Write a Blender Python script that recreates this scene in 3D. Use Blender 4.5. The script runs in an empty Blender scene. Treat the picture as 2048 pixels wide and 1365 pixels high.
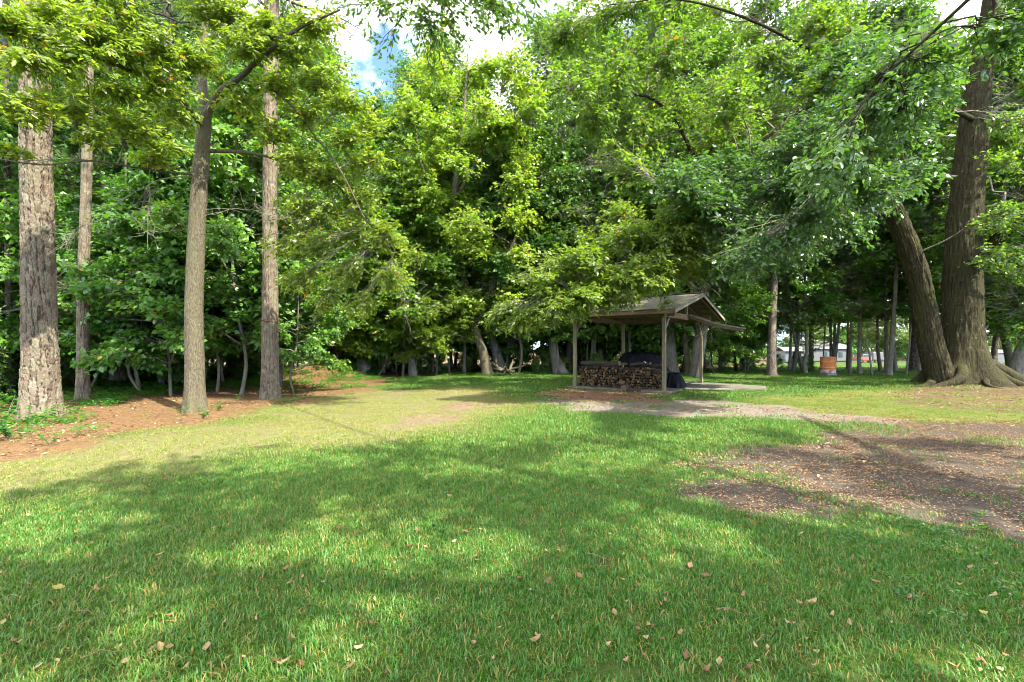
import bpy, math, random
import numpy as np
from mathutils import Vector, Matrix, Quaternion

# ------------------------------------------------------------------ camera, sky, sun, exposure
scene = bpy.context.scene
COL = scene.collection
F, HOR, CAMZ = 967.0, 695.0, 1.5          # focal length and horizon in pixels of a 2048 wide frame
cam_d = bpy.data.cameras.new("camera"); cam = bpy.data.objects.new("camera", cam_d); COL.objects.link(cam)
cam.location = (0, 0, CAMZ); cam.rotation_euler = (math.radians(90), 0, 0)
cam_d.sensor_width = 36; cam_d.lens = 36 * F / 2048; cam_d.shift_y = (HOR - 682.5) / 2048
cam_d.clip_start = 0.05; cam_d.clip_end = 2000
scene.camera = cam

SUN_EL = math.radians(50); SUN_AZ = math.atan2(0.74, -0.67)
SUN = Vector((math.sin(SUN_AZ) * math.cos(SUN_EL), math.cos(SUN_AZ) * math.cos(SUN_EL), math.sin(SUN_EL)))
world = bpy.data.worlds.new("World"); scene.world = world; world.use_nodes = True
wn, wl = world.node_tree.nodes, world.node_tree.links
wn.clear()
w_out = wn.new("ShaderNodeOutputWorld"); w_bg = wn.new("ShaderNodeBackground"); w_bg.inputs[1].default_value = 0.15
w_sky = wn.new("ShaderNodeTexSky"); w_sky.sky_type = 'NISHITA'; w_sky.sun_disc = False
w_sky.sun_elevation = SUN_EL; w_sky.sun_rotation = SUN_AZ; w_sky.air_density = 0.32; w_sky.dust_density = 0.1; w_sky.ozone_density = 4.0
w_tc = wn.new("ShaderNodeTexCoord"); w_no = wn.new("ShaderNodeTexNoise"); w_no.inputs['Scale'].default_value = 2.6
w_no.inputs['Detail'].default_value = 6; w_no.inputs['Roughness'].default_value = 0.55
w_mp = wn.new("ShaderNodeMapping"); w_mp.inputs['Location'].default_value = (5.3, 1.1, 4.2); w_mp.inputs['Scale'].default_value = (1, 1, 1.6)
w_rp = wn.new("ShaderNodeValToRGB"); w_rp.color_ramp.elements[0].position = 0.41; w_rp.color_ramp.elements[1].position = 0.64
w_mx = wn.new("ShaderNodeMix"); w_mx.data_type = 'RGBA'; w_mx.inputs[7].default_value = (7.6, 7.5, 7.3, 1)
wl.new(w_tc.outputs['Generated'], w_mp.inputs['Vector']); wl.new(w_mp.outputs[0], w_no.inputs['Vector']); wl.new(w_no.outputs['Fac'], w_rp.inputs['Fac'])
wl.new(w_rp.outputs['Color'], w_mx.inputs[0]); wl.new(w_sky.outputs['Color'], w_mx.inputs[6])
wl.new(w_mx.outputs[2], w_bg.inputs[0]); wl.new(w_bg.outputs[0], w_out.inputs[0])

sun_d = bpy.data.lights.new("sun", 'SUN'); sun_d.energy = 2.55; sun_d.angle = math.radians(0.55); sun_d.color = (1.0, 0.94, 0.82)
sun = bpy.data.objects.new("sun", sun_d); COL.objects.link(sun); sun.location = (30, -20, 40)
sun.rotation_euler = SUN.to_track_quat('Z', 'Y').to_euler()

scene.view_settings.view_transform = 'Standard'; scene.view_settings.look = 'None'
scene.view_settings.exposure = 3.08; scene.view_settings.gamma = 1.0
scene.view_settings.use_curve_mapping = False
scene.render.engine = 'CYCLES'
cy = scene.cycles
cy.max_bounces = 9; cy.diffuse_bounces = 8; cy.glossy_bounces = 1; cy.transmission_bounces = 4; cy.transparent_max_bounces = 4
cy.sample_clamp_indirect = 6.0; cy.caustics_reflective = False; cy.caustics_refractive = False
cy.use_adaptive_sampling = True; cy.adaptive_threshold = 0.012
cy.use_denoising = True; cy.denoiser = 'OPENIMAGEDENOISE'; cy.denoising_prefilter = 'ACCURATE'; cy.denoising_input_passes = 'RGB_ALBEDO_NORMAL'
cy.filter_width = 1.0

# ------------------------------------------------------------------ helpers
def at(u, v, Y):                      # photo pixel + distance -> world point
    return np.array([(u - 1024) / F * Y, Y, CAMZ - (v - HOR) / F * Y])
def G(u, v):                          # photo pixel on flat ground -> x, y
    Y = F * CAMZ / (v - HOR)
    return ((u - 1024) / F * Y, Y)
def nrm(a): return a / np.maximum(np.linalg.norm(a, axis=-1, keepdims=True), 1e-9)
def sstep(a, b, x):
    t = np.clip((x - a) / (b - a), 0, 1); return t * t * (3 - 2 * t)

def _h(ix, iy, s):
    h = (ix.astype(np.int64) * 374761393 + iy.astype(np.int64) * 668265263 + s * 1442695041) & 0x7fffffff
    h = ((h ^ (h >> 13)) * 1274126177) & 0x7fffffff
    return ((h ^ (h >> 16)) & 0xffff) / 65535.0
def vnoise(x, y, s=0):
    x = np.asarray(x, float); y = np.asarray(y, float)
    ix = np.floor(x); iy = np.floor(y); fx = x - ix; fy = y - iy
    fx = fx * fx * (3 - 2 * fx); fy = fy * fy * (3 - 2 * fy)
    a = _h(ix, iy, s); b = _h(ix + 1, iy, s); c = _h(ix, iy + 1, s); d = _h(ix + 1, iy + 1, s)
    return (a * (1 - fx) + b * fx) * (1 - fy) + (c * (1 - fx) + d * fx) * fy
def fbm(x, y, s=0, o=4):
    t = 0; amp = 0.5; tot = 0
    for k in range(o):
        t = t + amp * vnoise(x * 2 ** k, y * 2 ** k, s + 17 * k); tot += amp; amp *= 0.5
    return t / tot

def mesh_from(name, V, loops, sizes, attrs=None, mats=(), mat_idx=None, smooth=False):
    me = bpy.data.meshes.new(name)
    V = np.asarray(V, np.float32); loops = np.asarray(loops, np.int32).ravel(); sizes = np.asarray(sizes, np.int32)
    me.vertices.add(len(V)); me.vertices.foreach_set("co", V.ravel())
    me.loops.add(len(loops)); me.loops.foreach_set("vertex_index", loops)
    me.polygons.add(len(sizes))
    st = np.concatenate([[0], np.cumsum(sizes)[:-1]]).astype(np.int32)
    me.polygons.foreach_set("loop_start", st)
    if smooth: me.polygons.foreach_set("use_smooth", np.ones(len(sizes), bool))
    for m in mats: me.materials.append(m)
    if mat_idx is not None: me.polygons.foreach_set("material_index", np.asarray(mat_idx, np.int32))
    for nm, (dom, val) in (attrs or {}).items():
        a = me.attributes.new(nm, 'FLOAT', dom); a.data.foreach_set("value", np.asarray(val, np.float32))
    me.update(calc_edges=True)
    return me
def link(name, data, parent=None, loc=None, rot=None, scale=None):
    mat = None
    if isinstance(data, tuple): data, mat = data            # shared mesh, material of its own
    o = bpy.data.objects.new(name, data); COL.objects.link(o)
    if mat is not None: o.material_slots[0].link = 'OBJECT'; o.material_slots[0].material = mat
    if parent is not None: o.parent = parent
    if loc is not None: o.location = loc
    if rot is not None: o.rotation_euler = rot
    if scale is not None: o.scale = scale
    return o
def tag(o, label=None, cat=None, group=None, kind=None):
    if label: o["label"] = label
    if cat: o["category"] = cat
    if group: o["group"] = group
    if kind: o["kind"] = kind
    return o
def empty(name, loc, label, cat, group=None, rz=0):
    o = link(name, None, loc=loc, rot=(0, 0, rz)); o.empty_display_size = 0.2
    return tag(o, label, cat, group)

class Geo:                            # numpy mesh collector
    def __init__(s): s.V = []; s.L = []; s.S = []; s.A = []; s.M = []; s.n = 0
    def add(s, V, faces, a=None, m=0):      # faces (k, 3|4)
        V = np.asarray(V, float).reshape(-1, 3); f = np.asarray(faces)
        s.V.append(V); s.L.append((f + s.n).ravel()); s.S.append(np.full(len(f), f.shape[1]))
        s.A.append(np.zeros(len(f)) if a is None else np.broadcast_to(a, (len(f),))); s.M.append(np.full(len(f), m)); s.n += len(V)
    def mesh(s, name, mats, smooth=False):
        return mesh_from(name, np.concatenate(s.V), np.concatenate(s.L), np.concatenate(s.S),
                         {'rnd': ('FACE', np.concatenate(s.A))}, mats, np.concatenate(s.M), smooth)

def tubes(geo, P, R, sides, rnd=None, cap=False):     # P (n,k,3), R (n,k)
    P = np.asarray(P, float); R = np.asarray(R, float); n, k, _ = P.shape
    T = np.empty_like(P); T[:, 1:-1] = P[:, 2:] - P[:, :-2]; T[:, 0] = P[:, 1] - P[:, 0]; T[:, -1] = P[:, -1] - P[:, -2]
    T = nrm(T)
    ref = np.where(np.abs(nrm(P[:, -1] - P[:, 0])[:, 2:3]) > 0.8, np.array([[1.0, 0.13, 0]]), np.array([[0, 0, 1.0]]))[:, None, :]
    A = nrm(np.cross(T, np.broadcast_to(ref, T.shape))); B = np.cross(T, A)
    th = np.linspace(0, 2 * np.pi, sides, endpoint=False)
    V = P[:, :, None] + R[:, :, None, None] * (np.cos(th)[None, None, :, None] * A[:, :, None] + np.sin(th)[None, None, :, None] * B[:, :, None])
    i = np.arange(n)[:, None, None] * k * sides; j = np.arange(k - 1)[None, :, None] * sides; s = np.arange(sides)[None, None, :]; s2 = (s + 1) % sides
    f = np.stack([i + j + s, i + j + s2, i + j + sides + s2, i + j + sides + s], -1).reshape(-1, 4)
    geo.add(V.reshape(-1, 3), f, None if rnd is None else np.repeat(rnd, (k - 1) * sides))

def catmull(pts, n):
    P = np.asarray(pts, float); m = len(P)
    Q = np.vstack([2 * P[0] - P[1], P, 2 * P[-1] - P[-2]])
    t = np.linspace(0, m - 1, n); i = np.minimum(t.astype(int), m - 2); f = (t - i)[:, None]
    p0, p1, p2, p3 = Q[i], Q[i + 1], Q[i + 2], Q[i + 3]
    return 0.5 * (2 * p1 + (p2 - p0) * f + (2 * p0 - 5 * p1 + 4 * p2 - p3) * f ** 2 + (3 * p1 - p0 - 3 * p2 + p3) * f ** 3)

def leaf_geo(geo, P, D, N, L, W, rnd, tri=2, droop=0.12):
    n = len(P); D = nrm(D); S = nrm(np.cross(N, D)); N = np.cross(D, S)
    L = L[:, None]; W = W[:, None]
    if tri == 2:
        m = P + D * L * 0.45 + N * W * 0.12
        V = np.stack([P, m + S * W * 0.5, P + D * L - N * L * droop, m - S * W * 0.5], 1)
        f = np.arange(n)[:, None] * 4 + np.array([0, 1, 2, 3])
        geo.add(V.reshape(-1, 3), f, rnd)
    else:
        up = N * W * 0.16
        V = np.stack([P, P + D * L * .30 + S * W * .42 + up, P + D * L * .68 + S * W * .44 + up - N * L * droop * .5, P + D * L - N * L * droop,
                      P + D * L * .68 - S * W * .44 + up - N * L * droop * .5, P + D * L * .30 - S * W * .42 + up], 1)
        b = np.arange(n)[:, None] * 6
        f = np.concatenate([b + np.array([0, 1, 2, 3]), b + np.array([0, 3, 4, 5])], 1).reshape(-1, 4)
        geo.add(V.reshape(-1, 3), f, np.repeat(rnd, 2))

# ------------------------------------------------------------------ materials
def new_mat(name):
    m = bpy.data.materials.new(name); m.use_nodes = True; nt = m.node_tree; nt.nodes.clear()
    return m, nt.nodes, nt.links
def ramp(N, stops, interp='LINEAR'):
    r = N.new("ShaderNodeValToRGB"); cr = r.color_ramp; cr.interpolation = interp
    while len(cr.elements) < len(stops): cr.elements.new(0.5)
    for e, (p, c) in zip(cr.elements, stops): e.position = p; e.color = (*c, 1)
    return r
def mixrgb(N, Lk, fac, a, b, mode='MIX'):
    m = N.new("ShaderNodeMix"); m.data_type = 'RGBA'; m.blend_type = mode
    for sock, val in ((0, fac), (6, a), (7, b)):
        if hasattr(val, 'links'): Lk.new(val, m.inputs[sock])
        else: m.inputs[sock].default_value = val if sock == 0 else (*val, 1)
    return m.outputs[2]
def noise(N, Lk, vec, scale, detail=4, rough=0.55):
    n = N.new("ShaderNodeTexNoise"); n.inputs['Scale'].default_value = scale; n.inputs['Detail'].default_value = detail
    n.inputs['Roughness'].default_value = rough
    if vec is not None: Lk.new(vec, n.inputs['Vector'])
    return n.outputs['Fac']
def math_n(N, Lk, op, a, b=None, clamp=False):
    m = N.new("ShaderNodeMath"); m.operation = op; m.use_clamp = clamp
    for k, val in ((0, a), (1, b)):
        if val is None: continue
        if hasattr(val, 'links'): Lk.new(val, m.inputs[k])
        else: m.inputs[k].default_value = val
    return m.outputs[0]
def principled(N, Lk, color, rough=0.8, spec=0.3, normal=None, metallic=0):
    b = N.new("ShaderNodeBsdfPrincipled")
    if hasattr(color, 'links'): Lk.new(color, b.inputs['Base Color'])
    else: b.inputs['Base Color'].default_value = (*color, 1)
    if hasattr(rough, 'links'): Lk.new(rough, b.inputs['Roughness'])
    else: b.inputs['Roughness'].default_value = rough
    b.inputs['Specular IOR Level'].default_value = spec; b.inputs['Metallic'].default_value = metallic
    if normal is not None: Lk.new(normal, b.inputs['Normal'])
    return b.outputs[0]
def bump(N, Lk, h, strength=0.5, dist=0.02):
    b = N.new("ShaderNodeBump"); b.inputs['Strength'].default_value = strength; b.inputs['Distance'].default_value = dist
    Lk.new(h, b.inputs['Height']); return b.outputs[0]
def out(N, Lk, s):
    o = N.new("ShaderNodeOutputMaterial"); Lk.new(s, o.inputs[0])
def attr(N, name, typ='GEOMETRY'):
    a = N.new("ShaderNodeAttribute"); a.attribute_name = name; a.attribute_type = typ; return a.outputs['Fac']
def objcoord(N, Lk, scale=(1, 1, 1)):
    t = N.new("ShaderNodeTexCoord"); m = N.new("ShaderNodeMapping"); m.inputs['Scale'].default_value = scale
    Lk.new(t.outputs['Object'], m.inputs['Vector']); return m.outputs[0]

def leaf_mat(name, stops, rough=0.42, spec=0.5, trans=0.47, tcol=1.8, interp='LINEAR', warm=(.95, 1.04, .6)):
    m, N, Lk = new_mat(name)
    stops = [(p, (c[0] * warm[0], c[1] * warm[1], c[2] * warm[2])) for p, c in stops]
    r = ramp(N, stops, interp); Lk.new(attr(N, 'rnd'), r.inputs[0])
    oi = N.new("ShaderNodeObjectInfo")
    hs = N.new("ShaderNodeHueSaturation"); Lk.new(r.outputs[0], hs.inputs['Color'])
    v = N.new("ShaderNodeMapRange"); Lk.new(oi.outputs['Random'], v.inputs[0]); v.inputs[3].default_value = 0.82; v.inputs[4].default_value = 1.2
    Lk.new(v.outputs[0], hs.inputs['Value'])
    h = N.new("ShaderNodeMapRange"); Lk.new(oi.outputs['Random'], h.inputs[0]); h.inputs[3].default_value = 0.515; h.inputs[4].default_value = 0.488
    Lk.new(h.outputs[0], hs.inputs['Hue'])
    p = principled(N, Lk, hs.outputs[0], rough, spec)
    t = N.new("ShaderNodeBsdfTranslucent")
    tc = mixrgb(N, Lk, 1.0, hs.outputs[0], (tcol * 1.05, tcol * 1.12, tcol * 0.35), 'MULTIPLY'); Lk.new(tc, t.inputs[0])
    mx = N.new("ShaderNodeMixShader"); mx.inputs[0].default_value = trans
    Lk.new(p, mx.inputs[1]); Lk.new(t.outputs[0], mx.inputs[2]); out(N, Lk, mx.outputs[0])
    return m

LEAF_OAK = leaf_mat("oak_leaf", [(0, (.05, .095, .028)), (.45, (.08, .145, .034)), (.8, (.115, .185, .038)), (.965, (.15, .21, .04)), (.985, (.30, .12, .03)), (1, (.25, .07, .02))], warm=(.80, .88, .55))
LEAF_SHADE = leaf_mat("shaded_oak_leaf", [(0, (.035, .075, .032)), (.5, (.055, .11, .042)), (1, (.085, .15, .05))], rough=0.34, spec=.6, trans=0.38, warm=(.80, .92, .62))  # oak leaf again, shade of the boughs painted in as darker, bluer green
LEAF_LIT = leaf_mat("sunny_oak_leaf", [(0, (.075, .12, .03)), (.5, (.115, .175, .038)), (.96, (.17, .23, .05)), (.985, (.30, .13, .04)), (1, (.25, .10, .03))], rough=0.42, spec=0.6, trans=.5, warm=(1.22, 1.12, .62))  # oak leaf again, sunlight on the sprays put into a paler, yellower colour
LEAF_YEL = leaf_mat("yellowing_leaf", [(0, (.07, .13, .025)), (.5, (.12, .195, .028)), (.90, (.17, .225, .03)), (.96, (.34, .29, .03)), (1, (.42, .27, .03))], trans=0.42)
LEAF_FOR = leaf_mat("forest_leaf", [(0, (.045, .10, .028)), (.5, (.075, .15, .032)), (.94, (.12, .20, .038)), (.97, (.34, .24, .03)), (1, (.40, .20, .03))])
LEAF_UND = leaf_mat("understorey_leaf", [(0, (.045, .105, .03)), (.6, (.075, .165, .036)), (.96, (.11, .20, .042)), (1, (.35, .22, .03))], trans=0.4)
LEAF_IVY = leaf_mat("ivy_leaf", [(0, (.025, .075, .02)), (.7, (.05, .14, .03)), (1, (.10, .20, .04))], rough=0.35)
NEEDLE = leaf_mat("pine_needle", [(0, (.04, .08, .02)), (.6, (.075, .12, .03)), (1, (.11, .14, .04))], trans=0.2, rough=0.5)
NEEDLE_BR = leaf_mat("browning_pine_needle", [(0, (.06, .11, .03)), (.45, (.11, .14, .04)), (.7, (.22, .17, .05)), (1, (.34, .20, .08))], trans=0.25, rough=0.5)

def bark_mat(name, c1, c2, c3, vs=(6, 6, 1.2), bumpd=0.02, lichen=None, lich_amt=0.6, plates=False):
    m, N, Lk = new_mat(name)
    v = objcoord(N, Lk, vs)
    n1 = noise(N, Lk, v, 3.0, 6, 0.62)
    if plates:
        vo = N.new("ShaderNodeTexVoronoi"); vo.feature = 'DISTANCE_TO_EDGE'; vo.inputs['Scale'].default_value = 2.2
        wv = N.new("ShaderNodeVectorMath"); wv.operation = 'ADD'
        nz = N.new("ShaderNodeTexNoise"); nz.inputs['Scale'].default_value = 3; Lk.new(v, nz.inputs['Vector'])
        sc = N.new("ShaderNodeVectorMath"); sc.operation = 'SCALE'; sc.inputs[3].default_value = 0.35; Lk.new(nz.outputs['Color'], sc.inputs[0])
        Lk.new(v, wv.inputs[0]); Lk.new(sc.outputs[0], wv.inputs[1]); Lk.new(wv.outputs[0], vo.inputs['Vector'])
        e = ramp(N, [(0, (0, 0, 0)), (.16, (1, 1, 1))]); Lk.new(vo.outputs['Distance'], e.inputs[0])
        vc = N.new("ShaderNodeTexVoronoi"); vc.inputs['Scale'].default_value = 2.2; Lk.new(wv.outputs[0], vc.inputs['Vector'])
        sep = N.new("ShaderNodeSeparateColor"); Lk.new(vc.outputs['Color'], sep.inputs[0])
        tone = math_n(N, Lk, 'ADD', math_n(N, Lk, 'MULTIPLY', n1, 0.6), math_n(N, Lk, 'MULTIPLY', sep.outputs[0], 0.4))
        hgt = math_n(N, Lk, 'ADD', math_n(N, Lk, 'MULTIPLY', e.outputs[0], 1.0), math_n(N, Lk, 'MULTIPLY', n1, 0.5))
    else:
        tone = n1; hgt = n1
    r = ramp(N, [(.28, c1), (.5, c2), (.74, c3)]); Lk.new(tone, r.inputs[0])
    col = r.outputs[0]
    if lichen:
        v2 = objcoord(N, Lk, (1, 1, .6)); n2 = noise(N, Lk, v2, 2.2, 5, 0.65)
        r2 = ramp(N, [(.45, (0, 0, 0)), (.68, (lich_amt,) * 3)]); Lk.new(n2, r2.inputs[0])
        col = mixrgb(N, Lk, r2.outputs[0], col, lichen)
        v3 = objcoord(N, Lk, (1, 1, 1)); n3 = noise(N, Lk, v3, 9, 4, 0.6)
        r3 = ramp(N, [(.62, (0, 0, 0)), (.72, (.55,) * 3)]); Lk.new(n3, r3.inputs[0])
        col = mixrgb(N, Lk, r3.outputs[0], col, (.16, .165, .12))
    out(N, Lk, principled(N, Lk, col, 0.9, 0.15, bump(N, Lk, hgt, 0.9, bumpd)))
    return m
BARK_PINE = bark_mat("pine_bark", (.06, .04, .03), (.12, .09, .072), (.20, .165, .135), (9, 9, 4), 0.02, (.30, .29, .20), 0.4, plates=True)
BARK_PINE_D = bark_mat("dark_pine_bark", (.045, .032, .026), (.09, .066, .054), (.145, .115, .097), (9, 9, 4), 0.02, (.18, .19, .13), 0.4, plates=True)
BARK_OAK = bark_mat("oak_bark", (.04, .032, .02), (.085, .072, .045), (.15, .13, .085), (13, 13, 4.2), 0.05, (.10, .097, .045), 0.5)
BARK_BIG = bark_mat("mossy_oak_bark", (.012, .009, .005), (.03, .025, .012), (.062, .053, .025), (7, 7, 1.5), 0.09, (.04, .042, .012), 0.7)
BARK_GREY = bark_mat("grey_bark", (.065, .055, .042), (.125, .11, .088), (.20, .182, .15), (7, 7, 1.4), 0.012, (.26, .27, .19), 0.5)
BARK_FOR = bark_mat("forest_bark", (.055, .045, .034), (.10, .085, .065), (.165, .142, .112), (7, 7, 1.4), 0.012, (.17, .18, .11), 0.5)
TWIG = bark_mat("pale_twig_bark", (.08, .066, .048), (.14, .125, .095), (.22, .20, .165), (5, 5, 5), 0.004)

def hero_pine_mat():
    m, N, Lk = new_mat("plated_pine_bark")
    r = ramp(N, [(0, (.085, .066, .048)), (.35, (.125, .102, .076)), (.65, (.145, .13, .092)), (.85, (.13, .092, .068)), (1, (.18, .168, .128))]); Lk.new(attr(N, 'plate'), r.inputs[0])
    v = objcoord(N, Lk, (1, 1, 1)); n = noise(N, Lk, v, 30, 7, .72)
    r2 = ramp(N, [(.3, (.5, .46, .40)), (.68, (1.25, 1.25, 1.22))]); Lk.new(n, r2.inputs[0])
    col = mixrgb(N, Lk, 1.0, r.outputs[0], r2.outputs[0], 'MULTIPLY')
    e = ramp(N, [(.02, (.9,) * 3), (.16, (0, 0, 0))]); Lk.new(attr(N, 'edge'), e.inputs[0])
    col = mixrgb(N, Lk, e.outputs[0], col, (.045, .033, .022))
    n2 = noise(N, Lk, v, 3, 5, .65); r3 = ramp(N, [(.5, (0, 0, 0)), (.72, (.5,) * 3)]); Lk.new(n2, r3.inputs[0])
    col = mixrgb(N, Lk, r3.outputs[0], col, (.15, .15, .085))
    out(N, Lk, principled(N, Lk, col, 0.92, 0.15, bump(N, Lk, n, 0.6, 0.008)))
    return m
BARK_HERO = hero_pine_mat()

# ------------------------------------------------------------------ ground zones
def in_poly(x, y, poly):
    c = np.zeros(np.shape(x), bool); n = len(poly)
    for i in range(n):
        x1, y1 = poly[i]; x2, y2 = poly[(i + 1) % n]
        if y1 == y2: continue
        cond = ((y1 > y) != (y2 > y)) & (x < (x2 - x1) * (y - y1) / (y2 - y1) + x1)
        c ^= cond
    return c
def sdist(x, y, poly):                 # signed distance, positive inside
    d = np.full(np.shape(x), 1e9); n = len(poly)
    for i in range(n):
        x1, y1 = poly[i]; x2, y2 = poly[(i + 1) % n]
        ex, ey = x2 - x1, y2 - y1; t = np.clip(((x - x1) * ex + (y - y1) * ey) / (ex * ex + ey * ey + 1e-9), 0, 1)
        d = np.minimum(d, np.hypot(x - x1 - t * ex, y - y1 - t * ey))
    return np.where(in_poly(x, y, poly), d, -d)
def zone(x, y, uv, soft=0.5, namp=0.8, nsc=0.9, seed=0):
    poly = [G(*p) for p in uv]
    d = sdist(x, y, poly) + (fbm(x * nsc, y * nsc, seed, 4) - 0.5) * 2 * namp
    return sstep(-soft, soft, d)
Z_STRAW = [(-500, 960), (0, 915), (150, 893), (330, 862), (470, 838), (600, 806), (700, 784), (770, 772), (800, 757), (700, 735), (500, 728), (0, 728), (-500, 728)]
Z_DRY_LIT = [(-300, 1040), (0, 1000), (250, 955), (500, 915), (760, 880), (950, 846), (1080, 806), (950, 775), (700, 782), (480, 835), (250, 875), (0, 910), (-300, 930)]  # thin dry grass; the yellow of the sunlit band is painted in too
Z_DIRT = [(1430, 985), (1480, 935), (1550, 890), (1610, 862), (1660, 838), (1900, 840), (2150, 846), (2400, 900), (2400, 1110), (2100, 1110), (1900, 1075), (1760, 1045), (1620, 1015)]
Z_SAND = [(1040, 800), (1200, 797), (1400, 803), (1600, 818), (1760, 833), (1730, 843), (1500, 841), (1300, 837), (1120, 824)]
Z_MULCH = [(1070, 790), (1140, 777), (1290, 784), (1350, 786), (1300, 802), (1150, 802)]
Z_OAKB = [(1770, 800), (1850, 775), (2060, 770), (2200, 790), (2200, 835), (1900, 818)]
Z_MOSS = [(1480, 800), (1700, 785), (2100, 780), (2300, 850), (1900, 850), (1600, 830)]
OAK_XY = (16.3, 17.5)
MOUND = (-9.3, 22.6)
def zones(x, y):
    z = {}
    # lawn edge against the woods
    ang = (np.abs(y) > 0) * (1024 + F * x / np.maximum(y, 0.5))
    edge = np.interp(ang, [-2000, 0, 600, 800, 1000, 1150, 1300, 1450, 1560, 1830, 2048, 4000], [8, 8, 20, 24.5, 24.5, 26, 27, 30, 28, 28, 27, 27])
    edge = edge + (fbm(x * .5, y * .5, 5) - .5) * 3
    wood = sstep(-.5, .8, y - edge) * (y > 3)
    right_open = sstep(1490, 1570, ang) * (y > 3)
    far_field = right_open * sstep(30.5, 32, y + (fbm(x * .4, y * .4, 9) - .5) * 2) * (1 - sstep(92, 97, y))
    z['litter'] = wood * (1 - far_field)
    z['straw'] = np.maximum(zone(x, y, Z_STRAW, .7, 1.4, .6, 1), 0) * (y > 2)
    z['dry'] = zone(x, y, Z_DRY_LIT, 1.2, 1.2, .5, 2) * (y > 2)
    z['dirt'] = zone(x, y, Z_DIRT, .6, 1.1, .9, 3) * (y > 2) * (1 - .35 * sstep(.52, .62, fbm(x * 1.3, y * 1.3, 45, 4)) * sstep(6.5, 8.5, y))
    z['sand'] = zone(x, y, Z_SAND, .7, 1.3, .8, 4) * (y > 2) * (.45 + .75 * fbm(x * 1.7, y * 1.7, 44, 3))
    z['mulch'] = zone(x, y, Z_MULCH, .4, .6, .9, 6) * (y > 2)
    z['oakb'] = zone(x, y, Z_OAKB, .7, 1.3, .8, 7) * (y > 2) * .8
    z['moss'] = zone(x, y, Z_MOSS, 1.0, 1.2, .6, 8) * (y > 2)
    # small scuffed bare spots in the middle of the lawn
    n = fbm(x * .55 + 3.1, y * .55, 11, 4)
    near_track = zone(x, y, [(650, 890), (850, 862), (1030, 826), (1000, 842), (880, 876), (700, 905)], .5, .5, 1, 12)
    z['bare'] = np.maximum(sstep(.58, .70, n) * z['dry'] * .7, near_track * .3)
    z['bare'] = np.maximum(z['bare'], .8 * zone(x, y, [(215, 1030), (280, 1020), (300, 1040), (235, 1048)], .12, .2, 3, 13))
    return z
def gz(x, y):
    x = np.asarray(x, float); y = np.asarray(y, float)
    h = (fbm(x * .25, y * .25, 21, 4) - .5) * .10
    h = h * sstep(1.0, 4.0, np.hypot(x, y))
    r = np.hypot((x - MOUND[0]) / 2.2, (y - MOUND[1]) / 1.5)
    h = h + 0.7 * np.exp(-r ** 2 * 1.6) * (0.8 + .4 * fbm(x, y, 23, 3))
    h = h - 1.35 * np.clip((y - 32) / 55, 0, 1)
    d = np.hypot(x - OAK_XY[0], y - OAK_XY[1]); h = h + .22 * np.exp(-(d / 2.6) ** 2)
    return h
def gz1(x, y): return float(gz(np.array([x]), np.array([y]))[0])

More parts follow.
